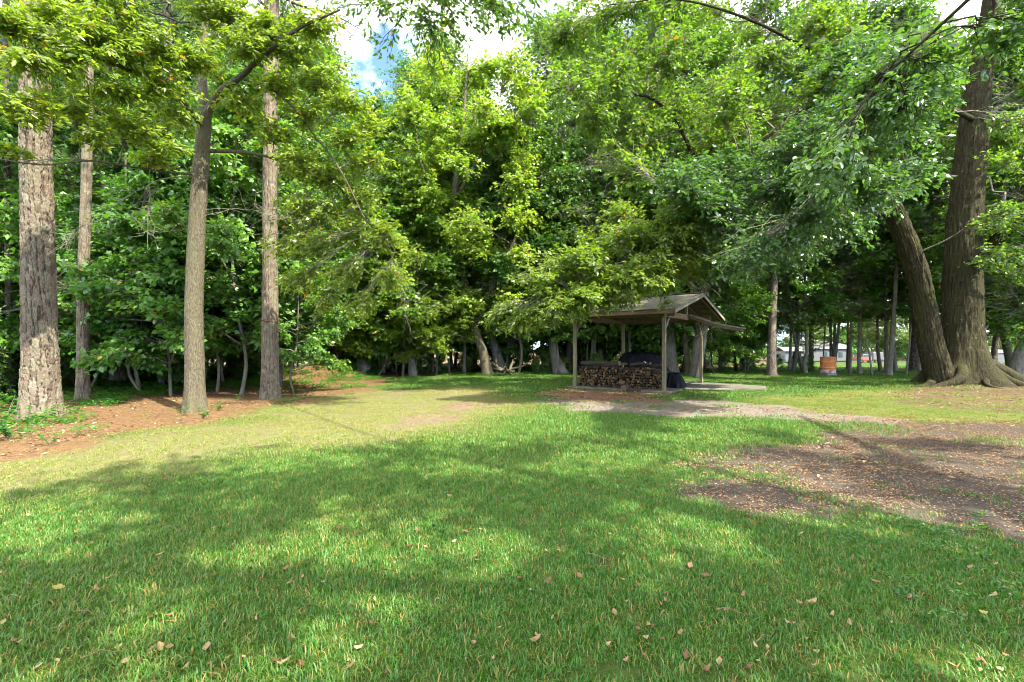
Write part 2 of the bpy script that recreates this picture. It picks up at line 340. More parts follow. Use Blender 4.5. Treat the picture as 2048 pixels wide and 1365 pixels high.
def grid_lines(lo, hi, step, far_lo, far_hi, g=1.22):
    a = list(np.arange(lo, hi + 1e-6, step)); s = step; v = hi
    while v < far_hi: s *= g; v += s; a.append(v)
    s = step; v = lo; b = []
    while v > far_lo: s *= g; v -= s; b.append(v)
    return np.array(b[::-1] + a)
gx = grid_lines(-14, 17, .16, -500, 500); gy = grid_lines(1.5, 29, .15, -300, 700)
GX, GY = np.meshgrid(gx, gy); xs, ys = GX.ravel(), GY.ravel()
zz = zones(xs, ys); gzv = gz(xs, ys)
nx_, ny_ = len(gx), len(gy)
ii = (np.arange(ny_ - 1)[:, None] * nx_ + np.arange(nx_ - 1)[None, :]).ravel()
gf = np.stack([ii, ii + 1, ii + 1 + nx_, ii + nx_], 1)
def ground_mat():
    m, N, Lk = new_mat("ground")
    v = objcoord(N, Lk)
    nf = noise(N, Lk, v, 60, 5, .7); nm = noise(N, Lk, v, 9, 5, .65); nb = noise(N, Lk, v, .8, 4, .6)
    def two(a, b, n): 
        r = ramp(N, [(.3, a), (.7, b)]); Lk.new(n, r.inputs[0]); return r.outputs[0]
    def msk(name, n, k=.5):
        a = attr(N, name)
        t = math_n(N, Lk, 'ADD', math_n(N, Lk, 'MULTIPLY', a, 1 + 2 * k), math_n(N, Lk, 'MULTIPLY', math_n(N, Lk, 'SUBTRACT', n, 1.0), 2 * k))
        return math_n(N, Lk, 'ADD', t, 0, True)
    grass = mixrgb(N, Lk, .5, two((.024, .045, .009), (.05, .08, .013), nm), two((.03, .035, .012), (.065, .09, .016), nf))
    dry = mixrgb(N, Lk, .5, two((.085, .085, .028), (.15, .125, .06), nm), two((.07, .075, .024), (.19, .155, .08), nf))
    straw = mixrgb(N, Lk, .5, two((.075, .038, .016), (.15, .088, .038), nm), two((.05, .026, .011), (.19, .115, .052), nf))
    dirt = mixrgb(N, Lk, .5, two((.034, .027, .02), (.074, .06, .044), nm), two((.02, .016, .012), (.098, .08, .06), nf))
    sand = mixrgb(N, Lk, .5, two((.085, .072, .056), (.18, .158, .13), nm), two((.07, .058, .045), (.21, .188, .158), nf))
    mulch = mixrgb(N, Lk, .5, two((.11, .06, .035), (.22, .12, .065), nm), two((.06, .035, .02), (.30, .17, .09), nf))
    litter = mixrgb(N, Lk, .5, two((.07, .05, .03), (.16, .10, .055), nm), two((.05, .045, .02), (.20, .13, .07), nf))
    moss = two((.09, .085, .025), (.17, .15, .04), nm)
    col = mixrgb(N, Lk, math_n(N, Lk, 'MULTIPLY', msk('dry', nm), .75), grass, dry)
    col = mixrgb(N, Lk, math_n(N, Lk, 'MULTIPLY', msk('moss', nm), .7), col, moss)
    col = mixrgb(N, Lk, msk('litter', nm), col, litter)
    col = mixrgb(N, Lk, msk('straw', nm), col, straw)
    col = mixrgb(N, Lk, msk('bare', nm), col, mixrgb(N, Lk, .5, straw, sand))
    col = mixrgb(N, Lk, msk('oakb', nm, .8), col, mixrgb(N, Lk, nb, dirt, straw))
    col = mixrgb(N, Lk, msk('dirt', nm, .6), col, dirt)
    col = mixrgb(N, Lk, msk('sand', nm, .8), col, sand)
    col = mixrgb(N, Lk, msk('mulch', nm), col, mulch)
    hgt = math_n(N, Lk, 'ADD', math_n(N, Lk, 'MULTIPLY', nf, .4), nm)
    out(N, Lk, principled(N, Lk, col, .95, .1, bump(N, Lk, hgt, .8, .03)))
    return m
me = mesh_from("ground", np.stack([xs, ys, gzv], 1), gf, np.full(len(gf), 4), {k: ('POINT', v) for k, v in zz.items()}, [ground_mat()], smooth=True)
ground = tag(link("ground", me), "grassy yard floor with pine straw, bare dirt and sandy track", None, None, "structure")

# ------------------------------------------------------------------ scatter (ground cover stuff, one object each)
def scatter(name, pts, scl, rot, tint, idx, protos, label, cat=None):
    n = len(pts)
    me = bpy.data.meshes.new(name); me.vertices.add(n); me.vertices.foreach_set("co", np.asarray(pts, np.float32).ravel())
    for nm, val in (('scl', scl), ('rotz', rot), ('tint', tint)):
        a = me.attributes.new(nm, 'FLOAT', 'POINT'); a.data.foreach_set("value", np.asarray(val, np.float32))
    a = me.attributes.new('pick', 'INT', 'POINT'); a.data.foreach_set("value", np.asarray(idx, np.int32))
    o = link(name, me); tag(o, label, cat, None, "stuff")
    ng = bpy.data.node_groups.new(name + "_scatter", 'GeometryNodeTree')
    ng.interface.new_socket("Geometry", in_out='INPUT', socket_type='NodeSocketGeometry')
    ng.interface.new_socket("Geometry", in_out='OUTPUT', socket_type='NodeSocketGeometry')
    N, Lk = ng.nodes, ng.links
    gi = N.new("NodeGroupInput"); go = N.new("NodeGroupOutput"); jn = N.new("GeometryNodeJoinGeometry")
    def nattr(nm, t):
        a = N.new("GeometryNodeInputNamedAttribute"); a.data_type = t; a.inputs['Name'].default_value = nm; return a.outputs[0]
    cmb = N.new("ShaderNodeCombineXYZ"); Lk.new(nattr('rotz', 'FLOAT'), cmb.inputs[2])
    e2r = N.new("FunctionNodeEulerToRotation"); Lk.new(cmb.outputs[0], e2r.inputs[0])
    for k, po in enumerate(protos):
        ip = N.new("GeometryNodeInstanceOnPoints"); Lk.new(gi.outputs[0], ip.inputs['Points'])
        cp = N.new("FunctionNodeCompare"); cp.data_type = 'INT'; cp.operation = 'EQUAL'
        Lk.new(nattr('pick', 'INT'), cp.inputs['A'] if False else cp.inputs[2]); cp.inputs[3].default_value = k
        Lk.new(cp.outputs[0], ip.inputs['Selection'])
        ob = N.new("GeometryNodeObjectInfo"); ob.inputs['Object'].default_value = po; ob.inputs['As Instance'].default_value = True
        Lk.new(ob.outputs['Geometry'], ip.inputs['Instance'])
        Lk.new(e2r.outputs[0], ip.inputs['Rotation']); Lk.new(nattr('scl', 'FLOAT'), ip.inputs['Scale'])
        Lk.new(ip.outputs[0], jn.inputs[0])
    Lk.new(jn.outputs[0], go.inputs[0])
    md = o.modifiers.new("scatter", 'NODES'); md.node_group = ng
    return o
def hidden_proto(name, mesh): return bpy.data.objects.new(name, mesh)      # scatter source, never linked to the scene

def grass_mat():
    m, N, Lk = new_mat("grass_blade")
    r = ramp(N, [(0, (.030, .105, .012)), (.5, (.048, .15, .015)), (.85, (.085, .185, .018)), (.94, (.20, .18, .045)), (1, (.25, .15, .04))]); Lk.new(attr(N, 'rnd'), r.inputs[0])
    d = ramp(N, [(0, (.12, .16, .02)), (.5, (.19, .21, .03)), (.8, (.26, .23, .06)), (1, (.32, .24, .10))]); Lk.new(attr(N, 'rnd'), d.inputs[0])  # dry blades, with sunlit yellow mixed into their colour
    col = mixrgb(N, Lk, attr(N, 'tint', 'INSTANCER'), r.outputs[0], d.outputs[0])
    p = principled(N, Lk, col, .45, .35)
    t = N.new("ShaderNodeBsdfTranslucent"); tc = mixrgb(N, Lk, 1.0, col, (1.45, 1.5, .6), 'MULTIPLY'); Lk.new(tc, t.inputs[0])
    mx = N.new("ShaderNodeMixShader"); mx.inputs[0].default_value = .32; Lk.new(p, mx.inputs[1]); Lk.new(t.outputs[0], mx.inputs[2]); out(N, Lk, mx.outputs[0])
    return m
GRASS = grass_mat()
def grass_tuft(seed, nb, rad, h, w):
    r = np.random.default_rng(seed); g = Geo()
    a = r.uniform(0, 2 * np.pi, nb); q = np.sqrt(r.random(nb)) * rad
    P = np.stack([np.cos(a) * q, np.sin(a) * q, np.full(nb, -.008)], 1)
    hd = r.uniform(0, 2 * np.pi, nb); D = np.stack([np.cos(hd), np.sin(hd), np.zeros(nb)], 1); S = np.stack([-np.sin(hd), np.cos(hd), np.zeros(nb)], 1)
    hh = h * r.uniform(.45, 1.15, nb)[:, None]; ln = r.uniform(.15, .95, nb)[:, None]; ww = w * r.uniform(.6, 1.2, nb)[:, None]
    up = np.array([[0, 0, 1.0]])
    m = P + up * hh * .6 + D * hh * ln * .35; t = P + up * hh * (1 - .3 * ln) + D * hh * ln * 1.0
    V = np.stack([P - S * ww * .5, P + S * ww * .5, m + S * ww * .42, m - S * ww * .42, t], 1).reshape(-1, 3)
    b = np.arange(nb)[:, None] * 5; rn = r.random(nb)
    g.add(V, b + np.array([0, 1, 2, 3]), rn); g.n -= len(V)
    g.L.append((b + np.array([3, 2, 4])).ravel()); g.S.append(np.full(nb, 3)); g.A.append(rn); g.M.append(np.zeros(nb)); g.n += len(V)
    return g.mesh("grass_tuft", [GRASS])
rng = np.random.default_rng(7)
def frustum_pts(y0, y1, dens, wide=1.16, extra=1.0):
    area = wide * (y1 ** 2 - y0 ** 2) + 2 * extra * (y1 - y0); n = int(area * dens)
    Y = np.sqrt(rng.random(n) * (y1 ** 2 - y0 ** 2) + y0 ** 2); X = rng.uniform(-1, 1, n) * (Y * wide + extra)
    return X, Y
near = [hidden_proto("grass_tuft", grass_tuft(s, 36, .10, .052, .0055)) for s in range(4)]
mid = [hidden_proto("grass_tuft", grass_tuft(10 + s, 34, .17, .065, .0085)) for s in range(3)]
far = [hidden_proto("grass_tuft", grass_tuft(20 + s, 30, .34, .075, .017)) for s in range(2)]
gp, gs, gr, gt, gi_ = [], [], [], [], []
for (y0, y1, dens, off, cnt) in ((1.2, 6.5, 320, 0, 4), (6.5, 14, 110, 4, 3), (14, 30, 24, 7, 2), (30, 60, 4, 7, 2)):
    X, Y = frustum_pts(y0, y1, dens); z = zones(X, Y)
    n1 = fbm(X * 2.3, Y * 2.3, 31, 3); n2 = fbm(X * .45, Y * .45, 32, 4)
    p = (1 - .985 * z['dirt']) * (1 - np.clip(1.25 * z['sand'], 0, .97)) * (1 - .97 * z['mulch']) * (1 - .965 * z['straw']) * (1 - .985 * z['litter']) * (1 - .6 * z['oakb']) * (1 - .80 * z['bare'])
    p = p * (1 - .55 * z['dry']) * (1 - .25 * z['moss']) * np.where(n1 < .36, .7, 1.0)
    k = rng.random(len(X)) < p
    X, Y, n1, n2 = X[k], Y[k], n1[k], n2[k]; dry = z['dry'][k]; ms = z['moss'][k]; st = z['straw'][k]
    gp.append(np.stack([X, Y, gz(X, Y)], 1)); n = len(X)
    s = rng.uniform(.7, 1.2, n) * (1 - .35 * dry - .3 * ms - .3 * st) * (.8 + .45 * n2); gs.append(s * (1.6 if y0 >= 30 else 1)); gr.append(rng.uniform(0, 6.28, n))
    gt.append(np.clip(.05 + .75 * dry + .45 * ms + .5 * st + (n2 - .5) * .6 + rng.normal(0, .08, n), 0, 1)); gi_.append(off + rng.integers(0, cnt, n))
scatter("lawn_grass", np.concatenate(gp), np.concatenate(gs), np.concatenate(gr), np.concatenate(gt), np.concatenate(gi_), near + mid + far,
        "short green lawn grass covering the yard", "grass")

def litter_mat():
    m, N, Lk = new_mat("dry_litter")
    r = ramp(N, [(0, (.08, .04, .018)), (.35, (.16, .085, .04)), (.7, (.24, .15, .08)), (1, (.31, .23, .145))]); Lk.new(attr(N, 'rnd'), r.inputs[0])
    out(N, Lk, principled(N, Lk, r.outputs[0], .8, .2)); return m
LITTER = litter_mat()
def needle_patch(seed, n, rad):
    r = np.random.default_rng(seed); g = Geo()
    a = r.uniform(0, 6.28, n); q = np.sqrt(r.random(n)) * rad; P = np.stack([np.cos(a) * q, np.sin(a) * q, r.uniform(.002, .02, n)], 1)
    h = r.uniform(0, 6.28, n); D = np.stack([np.cos(h), np.sin(h), r.normal(0, .10, n)], 1)
    leaf_geo(g, P, D, np.tile([[0, 0, 1.0]], (n, 1)), r.uniform(.08, .18, n), np.full(n, .0045), r.random(n), 2, .05)
    return g.mesh("needle_patch", [LITTER])
def leaf_patch(seed, n, rad, sz):
    r = np.random.default_rng(seed); g = Geo()
    a = r.uniform(0, 6.28, n); q = np.sqrt(r.random(n)) * rad; P = np.stack([np.cos(a) * q, np.sin(a) * q, r.uniform(.005, .03, n)], 1)
    h = r.uniform(0, 6.28, n); D = np.stack([np.cos(h), np.sin(h), r.normal(0, .2, n)], 1)
    Nn = nrm(np.array([[0, 0, 1.0]]) + r.normal(0, .35, (n, 3)))
    L = sz * r.uniform(.5, 1.2, n); leaf_geo(g, P, D, Nn, L, L * .5, r.random(n), 4, .2)
    return g.mesh("leaf_patch", [LITTER])
X, Y = frustum_pts(4, 32, 20); z = zones(X, Y)
w = np.clip(z['straw'] + .35 * z['bare'] + .10 * z['dry'] + .3 * z['oakb'], 0, 1); k = rng.random(len(X)) < w; X, Y = X[k], Y[k]; n = len(X)
scatter("pine_straw", np.stack([X, Y, gz(X, Y)], 1), rng.uniform(.8, 1.5, n), rng.uniform(0, 6.28, n), np.zeros(n), rng.integers(0, 2, n),
        [hidden_proto("needle_patch", needle_patch(s, 40, .25)) for s in (41, 42)], "fallen rust brown pine straw under the trees on the left", "pine straw")
X, Y = frustum_pts(3, 45, 12); z = zones(X, Y)
w = np.clip(.55 * z['litter'] + .9 * z['mulch'] + .22 * z['dirt'] + .22 * z['straw'] + .4 * z['oakb'] + .10 * z['moss'] + .04 * z['sand'], 0, 1)
k = rng.random(len(X)) < w; X, Y = X[k], Y[k]; n = len(X)
scatter("leaf_litter", np.stack([X, Y, gz(X, Y)], 1), rng.uniform(.7, 1.3, n), rng.uniform(0, 6.28, n), np.zeros(n), rng.integers(0, 3, n),
        [hidden_proto("leaf_patch", leaf_patch(s, 11, .27, .06)) for s in (51, 52, 53)], "small dry brown leaf litter on the dirt and woodland floor", "leaf litter")
# fine bark and twig crumbs on the bare earth
X, Y = frustum_pts(3, 16, 90); z = zones(X, Y); k = rng.random(len(X)) < z['dirt'] * .8 + .35 * z['sand'] + .12 * z['bare']; X, Y = X[k], Y[k]; n = len(X)
scatter("bark_crumbs", np.stack([X, Y, gz(X, Y)], 1), rng.uniform(.6, 1.2, n), rng.uniform(0, 6.28, n), np.zeros(n), rng.integers(0, 2, n),
        [hidden_proto("crumb_patch", leaf_patch(s, 26, .14, .022)) for s in (61, 62)], "fine bark crumbs on the bare earth at right", "debris")
def weed_patch(seed, n, rad, h, sz, mat):
    r = np.random.default_rng(seed); g = Geo()
    a = r.uniform(0, 6.28, n); q = np.sqrt(r.random(n)) * rad; P = np.stack([np.cos(a) * q, np.sin(a) * q, h * r.uniform(.15, 1, n)], 1)
    hh = r.uniform(0, 6.28, n); D = np.stack([np.cos(hh), np.sin(hh), r.normal(-.05, .25, n)], 1)
    Nn = nrm(np.array([[0, 0, 1.0]]) + r.normal(0, .35, (n, 3))); L = sz * r.uniform(.6, 1.2, n)
    leaf_geo(g, P, D, Nn, L, L * .62, r.random(n), 4, .15)
    return g.mesh("weed_patch", [mat])
X, Y = frustum_pts(3, 32, 14); z = zones(X, Y); n3 = fbm(X * .5, Y * .5, 71, 4)
du = 1024 + F * X / Y
w = z['litter'] * sstep(.42, .6, n3) * .9 + z['straw'] * sstep(.56, .66, n3) * .5 + .55 * z['straw'] * (du < 190) * (Y < 14) * (Y > 8.6) * sstep(.35, .5, fbm(X * .9, Y * .9, 72))
w = w + .7 * ((X > 3.2) & (X < 8) & (Y < 5.2) & (Y > 3.2)) * sstep(.4, .6, n3) * sstep(.8, 1.6, X - (Y - 2) * 1.0)
md_ = np.hypot((X - MOUND[0]) / 2.1, (Y - MOUND[1] + .5) / 1.5); w = np.maximum(w, 1.0 * (md_ < 1.15) * sstep(.2, .4, fbm(X, Y, 73)))
k = rng.random(len(X)) < w; X, Y = X[k], Y[k]
X2, Y2 = rng.uniform(2.3, 6.5, 420), rng.uniform(2.6, 5.0, 420); k = (1024 + F * X2 / Y2 > 1560 + 220 * rng.random(420)) & (zones(X2, Y2)['dirt'] < .5); X, Y = np.concatenate([X, X2[k]]), np.concatenate([Y, Y2[k]]); n = len(X)
scatter("ground_ivy", np.stack([X, Y, gz(X, Y)], 1), rng.uniform(.5, 1.15, n) * np.where(Y < 6, .34, 1), rng.uniform(0, 6.28, n), np.zeros(n), rng.integers(0, 2, n),
        [hidden_proto("weed_patch", weed_patch(s, 34, .26, .14, .075, LEAF_IVY)) for s in (81, 82)], "low green ivy and seedlings creeping over the woodland floor", "ground cover")

# ------------------------------------------------------------------ trees
def limb_samples(limbs):              # limbs: list of (pts (k,3), radii (k,)) -> stacked sample points
    P = np.concatenate([catmull(p, 40) for p, r in limbs]); R = np.concatenate([np.interp(np.linspace(0, len(r) - 1, 40), np.arange(len(r)), r) for p, r in limbs])
    return P, R
def grow(seed, limbs, clusters, leaf_len, leaf_w, tri=2, lpt=18, twig_r=.006, woody=None, leaves=None, up_pen=1.0, spread=.62, nbias=.8, outw=0.0):
    """clusters: list of (centre(3), radii(3), n_twigs). Adds branches+twigs to woody, leaves to leaves."""
    r = np.random.default_rng(seed); LP, LR = limb_samples(limbs)
    BP, BR, TP, TR = [], [], [], []
    for c, rad, nt in clusters:
        c = np.asarray(c, float); rad = np.asarray(rad, float)
        dv = c - LP; d = np.linalg.norm(dv, axis=1); cost = d + up_pen * np.maximum(0, LP[:, 2] - c[2] + .15 * d) + r.random(len(d)) * .25 * d.min()
        i = int(np.argmin(cost)); A = LP[i]; dist = d[i]
        t = np.linspace(0, 1, 8)[:, None]; ctrl = A + (c - A) * .5 + np.array([0, 0, .14 * dist]) + r.normal(0, .07 * dist, 3)
        B = (1 - t) ** 2 * A + 2 * t * (1 - t) * ctrl + t ** 2 * c
        B[1:-1] += r.normal(0, .02 * dist, (6, 3))
        r0 = min(LR[i] * .7, .008 + .009 * dist); BP.append(B); BR.append(np.linspace(r0, max(.005, r0 * .3), 8))
        q = r.normal(0, 1, (nt, 3)); q = nrm(q) * (r.random((nt, 1)) ** .45); E = c + q * rad
        st = r.uniform(.35, 1, nt) * 7; si = np.minimum(st.astype(int), 6); S0 = B[si] + (B[si + 1] - B[si]) * (st - si)[:, None]
        ln = np.linalg.norm(E - S0, axis=1, keepdims=True)
        M1 = S0 + (E - S0) * .35 + r.normal(0, .06, (nt, 3)) * ln + np.array([0, 0, .06]) * ln; M2 = S0 + (E - S0) * .7 + r.normal(0, .06, (nt, 3)) * ln + np.array([0, 0, .04]) * ln
        T = np.stack([S0, M1, M2, E], 1); TP.append(T); TR.append(np.tile([[1, .8, .6, .35]], (nt, 1)) * twig_r * (1 + ln * .3))
        if leaves is not None:
            m = nt * lpt; w = np.repeat(np.arange(nt), lpt); tt = r.uniform(.25, 1.0, m) * 3; ti = np.minimum(tt.astype(int), 2)
            a, b = T[w, ti], T[w, ti + 1]; P = a + (b - a) * (tt - ti)[:, None]; d0 = nrm(b - a)
            side = nrm(np.cross(d0, np.array([[0, 0, 1.0]])) + 1e-3) * np.where(r.random(m) < .5, 1, -1)[:, None]
            D = nrm(d0 * r.uniform(.2, 1.0, (m, 1)) + side * r.uniform(.3, 1.1, (m, 1)) + r.normal(0, .3, (m, 3)) + np.array([0, 0, -.18]))
            P = P + D * .012 + r.normal(0, leaf_len * .25, (m, 3))
            rad_ = nrm(P * np.array([[1, 1, 0.0]]) + 1e-6)
            Nn = nrm(np.array([[0, 0, nbias]]) + outw * rad_ + r.normal(0, spread, (m, 3)))
            L = leaf_len * r.uniform(.6, 1.25, m)
            tone = r.random() ; rn = np.clip(.66 * r.random(m) + .34 * tone, 0, 1)
            rn = np.where(r.random(m) < .03, r.uniform(.9, 1, m), rn * .97)
            leaf_geo(leaves, P, D, Nn, L, leaf_w * L / leaf_len * r.uniform(.8, 1.2, m), rn, tri)
    tubes(woody, np.array(BP), np.array(BR), 5); tubes(woody, np.concatenate(TP), np.concatenate(TR), 3)

def trunk_geo(geo, pts, rad, sides=14, n=36, seed=0, flare=0.35, ridge=.03, lobes=5, rough=.5, rfreq=None, flen=None):
    """one bark-covered stem along pts; displacement gives knobbly, fluted outline"""
    P = catmull(pts, n); R = np.interp(np.linspace(0, len(rad) - 1, n), np.arange(len(rad)), rad)
    s = np.concatenate([[0], np.cumsum(np.linalg.norm(np.diff(P, axis=0), axis=1))])
    th = np.linspace(0, 2 * np.pi, sides, endpoint=False)
    T = np.gradient(P, axis=0); T = nrm(T)
    ref = np.array([1.0, .1, 0]) if abs(nrm(P[-1] - P[0])[2]) > .5 else np.array([0, 0, 1.0])
    A = nrm(np.cross(T, ref)); B = np.cross(T, A)
    rr = R[:, None] * np.ones((1, sides))
    fl = flare * np.exp(-s / (flen or R[0] * 1.7))[:, None]
    ph = seed * 1.7
    rr = rr * (1 + fl * (1 + .45 * np.cos(lobes * th + ph)[None, :] + .3 * np.cos((lobes - 2) * th + 2.1 * ph)[None, :]))
    u = (np.cos(th)[None, :] * 2.1 + seed * 9.1); w = (np.sin(th)[None, :] * 2.1)
    rr = rr * (1 + rough * .16 * (fbm(u + s[:, None] * .8, w + s[:, None] * .6, seed, 3) - .5))
    rg = np.abs(fbm(th[None, :] * (sides / 6.0 if rfreq is None else rfreq) + .25 * np.sin(s[:, None] * 1.3), s[:, None] * 1.6 + 0 * th[None, :], seed + 3, 3) - .5) * 2
    rr = rr + ridge * (rg - .3) * np.minimum(1, R[:, None] / .3)
    V = P[:, None] + rr[:, :, None] * (np.cos(th)[None, :, None] * A[:, None] + np.sin(th)[None, :, None] * B[:, None])
    i = np.arange(n - 1)[:, None] * sides; q = np.arange(sides)[None, :]; q2 = (q + 1) % sides
    f = np.stack([i + q, i + q2, i + sides + q2, i + sides + q], -1).reshape(-1, 4)
    geo.add(V.reshape(-1, 3), f)

def plated_pine(pts, rad, cw, sides, n, seed, depth):
    """pine stem with real bark plates: Voronoi cells pushed out between sunken cracks"""
    r = np.random.default_rng(seed)
    P = catmull(pts, n); R = np.interp(np.linspace(0, len(rad) - 1, n), np.arange(len(rad)), rad)
    s = np.concatenate([[0], np.cumsum(np.linalg.norm(np.diff(P, axis=0), axis=1))]); th = np.linspace(0, 2 * np.pi, sides, endpoint=False)
    ch = cw * 1.55; nc = max(6, int(round(2 * np.pi * np.mean(R[:n // 2]) / cw)))
    S, TH = np.meshgrid(s, th, indexing='ij'); cx, cyy = np.cos(TH) * 2.2 + 7, np.sin(TH) * 2.2 + 7
    a = TH / (2 * np.pi) * nc + 1.1 * (fbm(cx + S * 1.1, cyy + S * .9, seed, 3) - .5) * 2 + .35 * (fbm(cx * 6 + S * 7, cyy * 6 - S * 5, seed + 5, 2) - .5) * 2
    ia = np.floor(a).astype(int); fa = a - ia; col = ia % nc
    wid = r.uniform(.75, 1.35, nc); offs = r.uniform(0, 9, nc)
    b = S / ch * wid[col] + offs[col] + .55 * (fbm(S * 4.0, col * 3.7, seed + 1, 2) - .5) * 2 + .5 * (fa - .5) * np.where(_h(col, col, seed) > .5, 1, -1) + .25 * (fbm(cx * 5, cyy * 5 + S * 5, seed + 8, 2) - .5)
    ib = np.floor(b).astype(int); fb_ = b - ib
    ct = _h(col, ib, seed + 11); cl = _h(col, ib, seed + 12)
    ev = np.minimum(fa, 1 - fa); eh = np.minimum(fb_, 1 - fb_) * 1.5
    jn = .06 * (fbm(TH * 22, S * 22, seed + 14, 2) - .5); ev = ev + jn; eh = eh + jn
    merge = sstep(.45, .6, _h(col, ib, seed + 15)); eh = eh + .25 * merge * (fbm(cx * 2, S * 3, seed + 16, 2) > .5)
    e = np.minimum(ev * 1.0, eh * 1.3 + .02)
    disp = depth * (sstep(.0, .16, ev) - 1) + depth * .45 * (sstep(0, .10, eh) - 1) + depth * .45 * (cl - .5) + depth * .9 * (fbm(TH * 18, S * 18, seed + 2, 3) - .5) + depth * .35 * (fb_ - .5)
    fl = .30 * np.exp(-S / .45) * (1 + .35 * np.cos(5 * TH + seed) + .25 * np.cos(3 * TH))
    rr = R[:, None] * (1 + fl) + disp + R[:, None] * .05 * (fbm(np.cos(TH) * 1.5 + 5, np.sin(TH) * 1.5 + S * .6, seed + 4, 2) - .5)
    V = np.stack([P[:, None, 0] + rr * np.cos(TH), P[:, None, 1] + rr * np.sin(TH), P[:, None, 2] + 0 * rr], -1)
    i = np.arange(n - 1)[:, None] * sides; q = np.arange(sides)[None, :]; q2 = (q + 1) % sides
    f = np.stack([i + q, i + q2, i + sides + q2, i + sides + q], -1).reshape(-1, 4)
    return mesh_from("trunk", V.reshape(-1, 3), f, np.full(len(f), 4), {'plate': ('POINT', ct.ravel()), 'edge': ('POINT', e.ravel())}, [BARK_HERO], smooth=True)

def needle_tufts(geo, r, C, D, nper, L, w=.012):
    n = len(C) * nper; i = np.repeat(np.arange(len(C)), nper)
    d = nrm(D[i] * r.uniform(.2, 1.0, (n, 1)) + r.normal(0, .55, (n, 3)) + np.array([0, 0, .1]))
    S = nrm(np.cross(d, r.normal(0, 1, (n, 3)))); Ln = (L * r.uniform(.6, 1.15, n))[:, None]
    P = C[i] + r.normal(0, .03, (n, 3)); V = np.stack([P - S * w * .5, P + S * w * .5, P + d * Ln - np.array([0, 0, .15]) * Ln], 1)
    tone = r.random(len(C))[i]; geo.add(V.reshape(-1, 3), np.arange(n)[:, None] * 3 + np.array([0, 1, 2]), np.clip(tone * .7 + .3 * r.random(n), 0, 1))

def crown_clusters(r, H, base, rad, n, nt, shape='oval', cr=(1.0, 1.5), flat=.6):
    out_ = []
    for k in range(n):
        t = (k + r.random()) / n; z = base + (H - base) * t
        prof = (math.sin(math.pi * min(1, .12 + .88 * t) ** .75) ** .7) if shape == 'oval' else (1 - t) ** .7
        q = rad * max(.22, prof) * math.sqrt(r.uniform(.12, 1)); a = k * 2.39996 + r.normal(0, .5)
        s = r.uniform(*cr); out_.append((np.array([math.cos(a) * q, math.sin(a) * q, z - .12 * q]), np.array([s, s, s * flat]), nt))
    return out_
PROTO = {}
def proto_crown(key, seed, H, base, rad, n, nt, lpt, leaf, lw, cr=(1.0, 1.6), flat=.62):
    r = np.random.default_rng(seed); wg, lg = Geo(), Geo()
    limbs = [(np.array([[0, 0, base * .6], [.1, 0, (base + H) / 2], [0, .1, H - .6]]), np.array([.16, .10, .03]))]
    cl = crown_clusters(r, H, base, rad, n, nt, 'oval', cr, flat)
    grow(seed + 1, limbs, cl, leaf, lw, 2, lpt, .008, wg, lg, nbias=.55, outw=.55)
    PROTO[key] = (wg, lg)
def crown_meshes(key, mat, bark):
    kk = (key, 'meshes')
    if kk not in PROTO:
        wg, lg = PROTO[key]; PROTO[kk] = (wg.mesh("branches", [bark], True), lg.mesh("crown", [mat]))
    return (PROTO[kk][0], bark), (PROTO[kk][1], mat)
proto_crown('tall_a', 101, 19, 2.2, 4.6, 100, 42, 16, .175, .108, (1.2, 2.0), .75)
proto_crown('tall_b', 102, 17, 2.6, 4.0, 90, 40, 16, .17, .105, (1.2, 1.9), .75)
proto_crown('tall_c', 103, 21, 5.0, 4.6, 84, 42, 16, .175, .108, (1.2, 2.0), .75)
proto_crown('airy', 104, 19, 4.0, 4.2, 56, 32, 14, .19, .11)
proto_crown('sapling', 105, 6.5, 1.2, 2.2, 40, 30, 14, .155, .10, (.6, 1.0), .5)
proto_crown('sapling_b', 106, 9.0, 1.6, 2.6, 48, 30, 14, .16, .105, (.7, 1.1), .5)
proto_crown('shrub', 107, 2.6, .25, 1.3, 24, 20, 12, .10, .065, (.4, .7), .6)
# pine crown: whorled limbs ending in needle tufts
def proto_pine(key, seed, H, base, nb, rmax, tuft_L, nper, w, ntuft):
    r = np.random.default_rng(seed); wg, lg = Geo(), Geo(); BP, BR, C, D = [], [], [], []
    for k in range(nb):
        t = (k + r.random()) / nb; z = base + (H - base) * t; L = rmax * (1 - .7 * t) * r.uniform(.6, 1.1); a = k * 2.4 + r.normal(0, .4)
        d = np.array([math.cos(a), math.sin(a), .12]); tt = np.linspace(0, 1, 8)[:, None]
        B = np.array([0, 0, z]) + d * L * tt + np.array([0, 0, 1]) * (.25 * L * (tt ** 2)) + np.array([0, 0, -.3]) * L * tt * (1 - t) ; B[1:] += r.normal(0, .03 * L, (7, 3))
        BP.append(B); BR.append(np.linspace(.012 + .012 * L, .006, 8))
        for q in range(ntuft):
            f = r.uniform(.3, 1); i = min(6, int(f * 7)); p = B[i] + (B[i + 1] - B[i]) * (f * 7 - i); off = r.normal(0, .16 * L * .6, 3) * np.array([1, 1, .5]); C.append(p + off); D.append(nrm(d * .6 + off * .8 + np.array([0, 0, .3])))
    tubes(wg, np.array(BP), np.array(BR), 5); needle_tufts(lg, r, np.array(C), np.array(D), nper, tuft_L, w)
    PROTO[key] = (wg, lg)
proto_pine('pine', 120, 24, 12.5, 46, 4.2, .30, 22, .02, 16)
proto_pine('young_pine', 121, 7.0, 1.6, 40, 2.2, .26, 26, .011, 12)

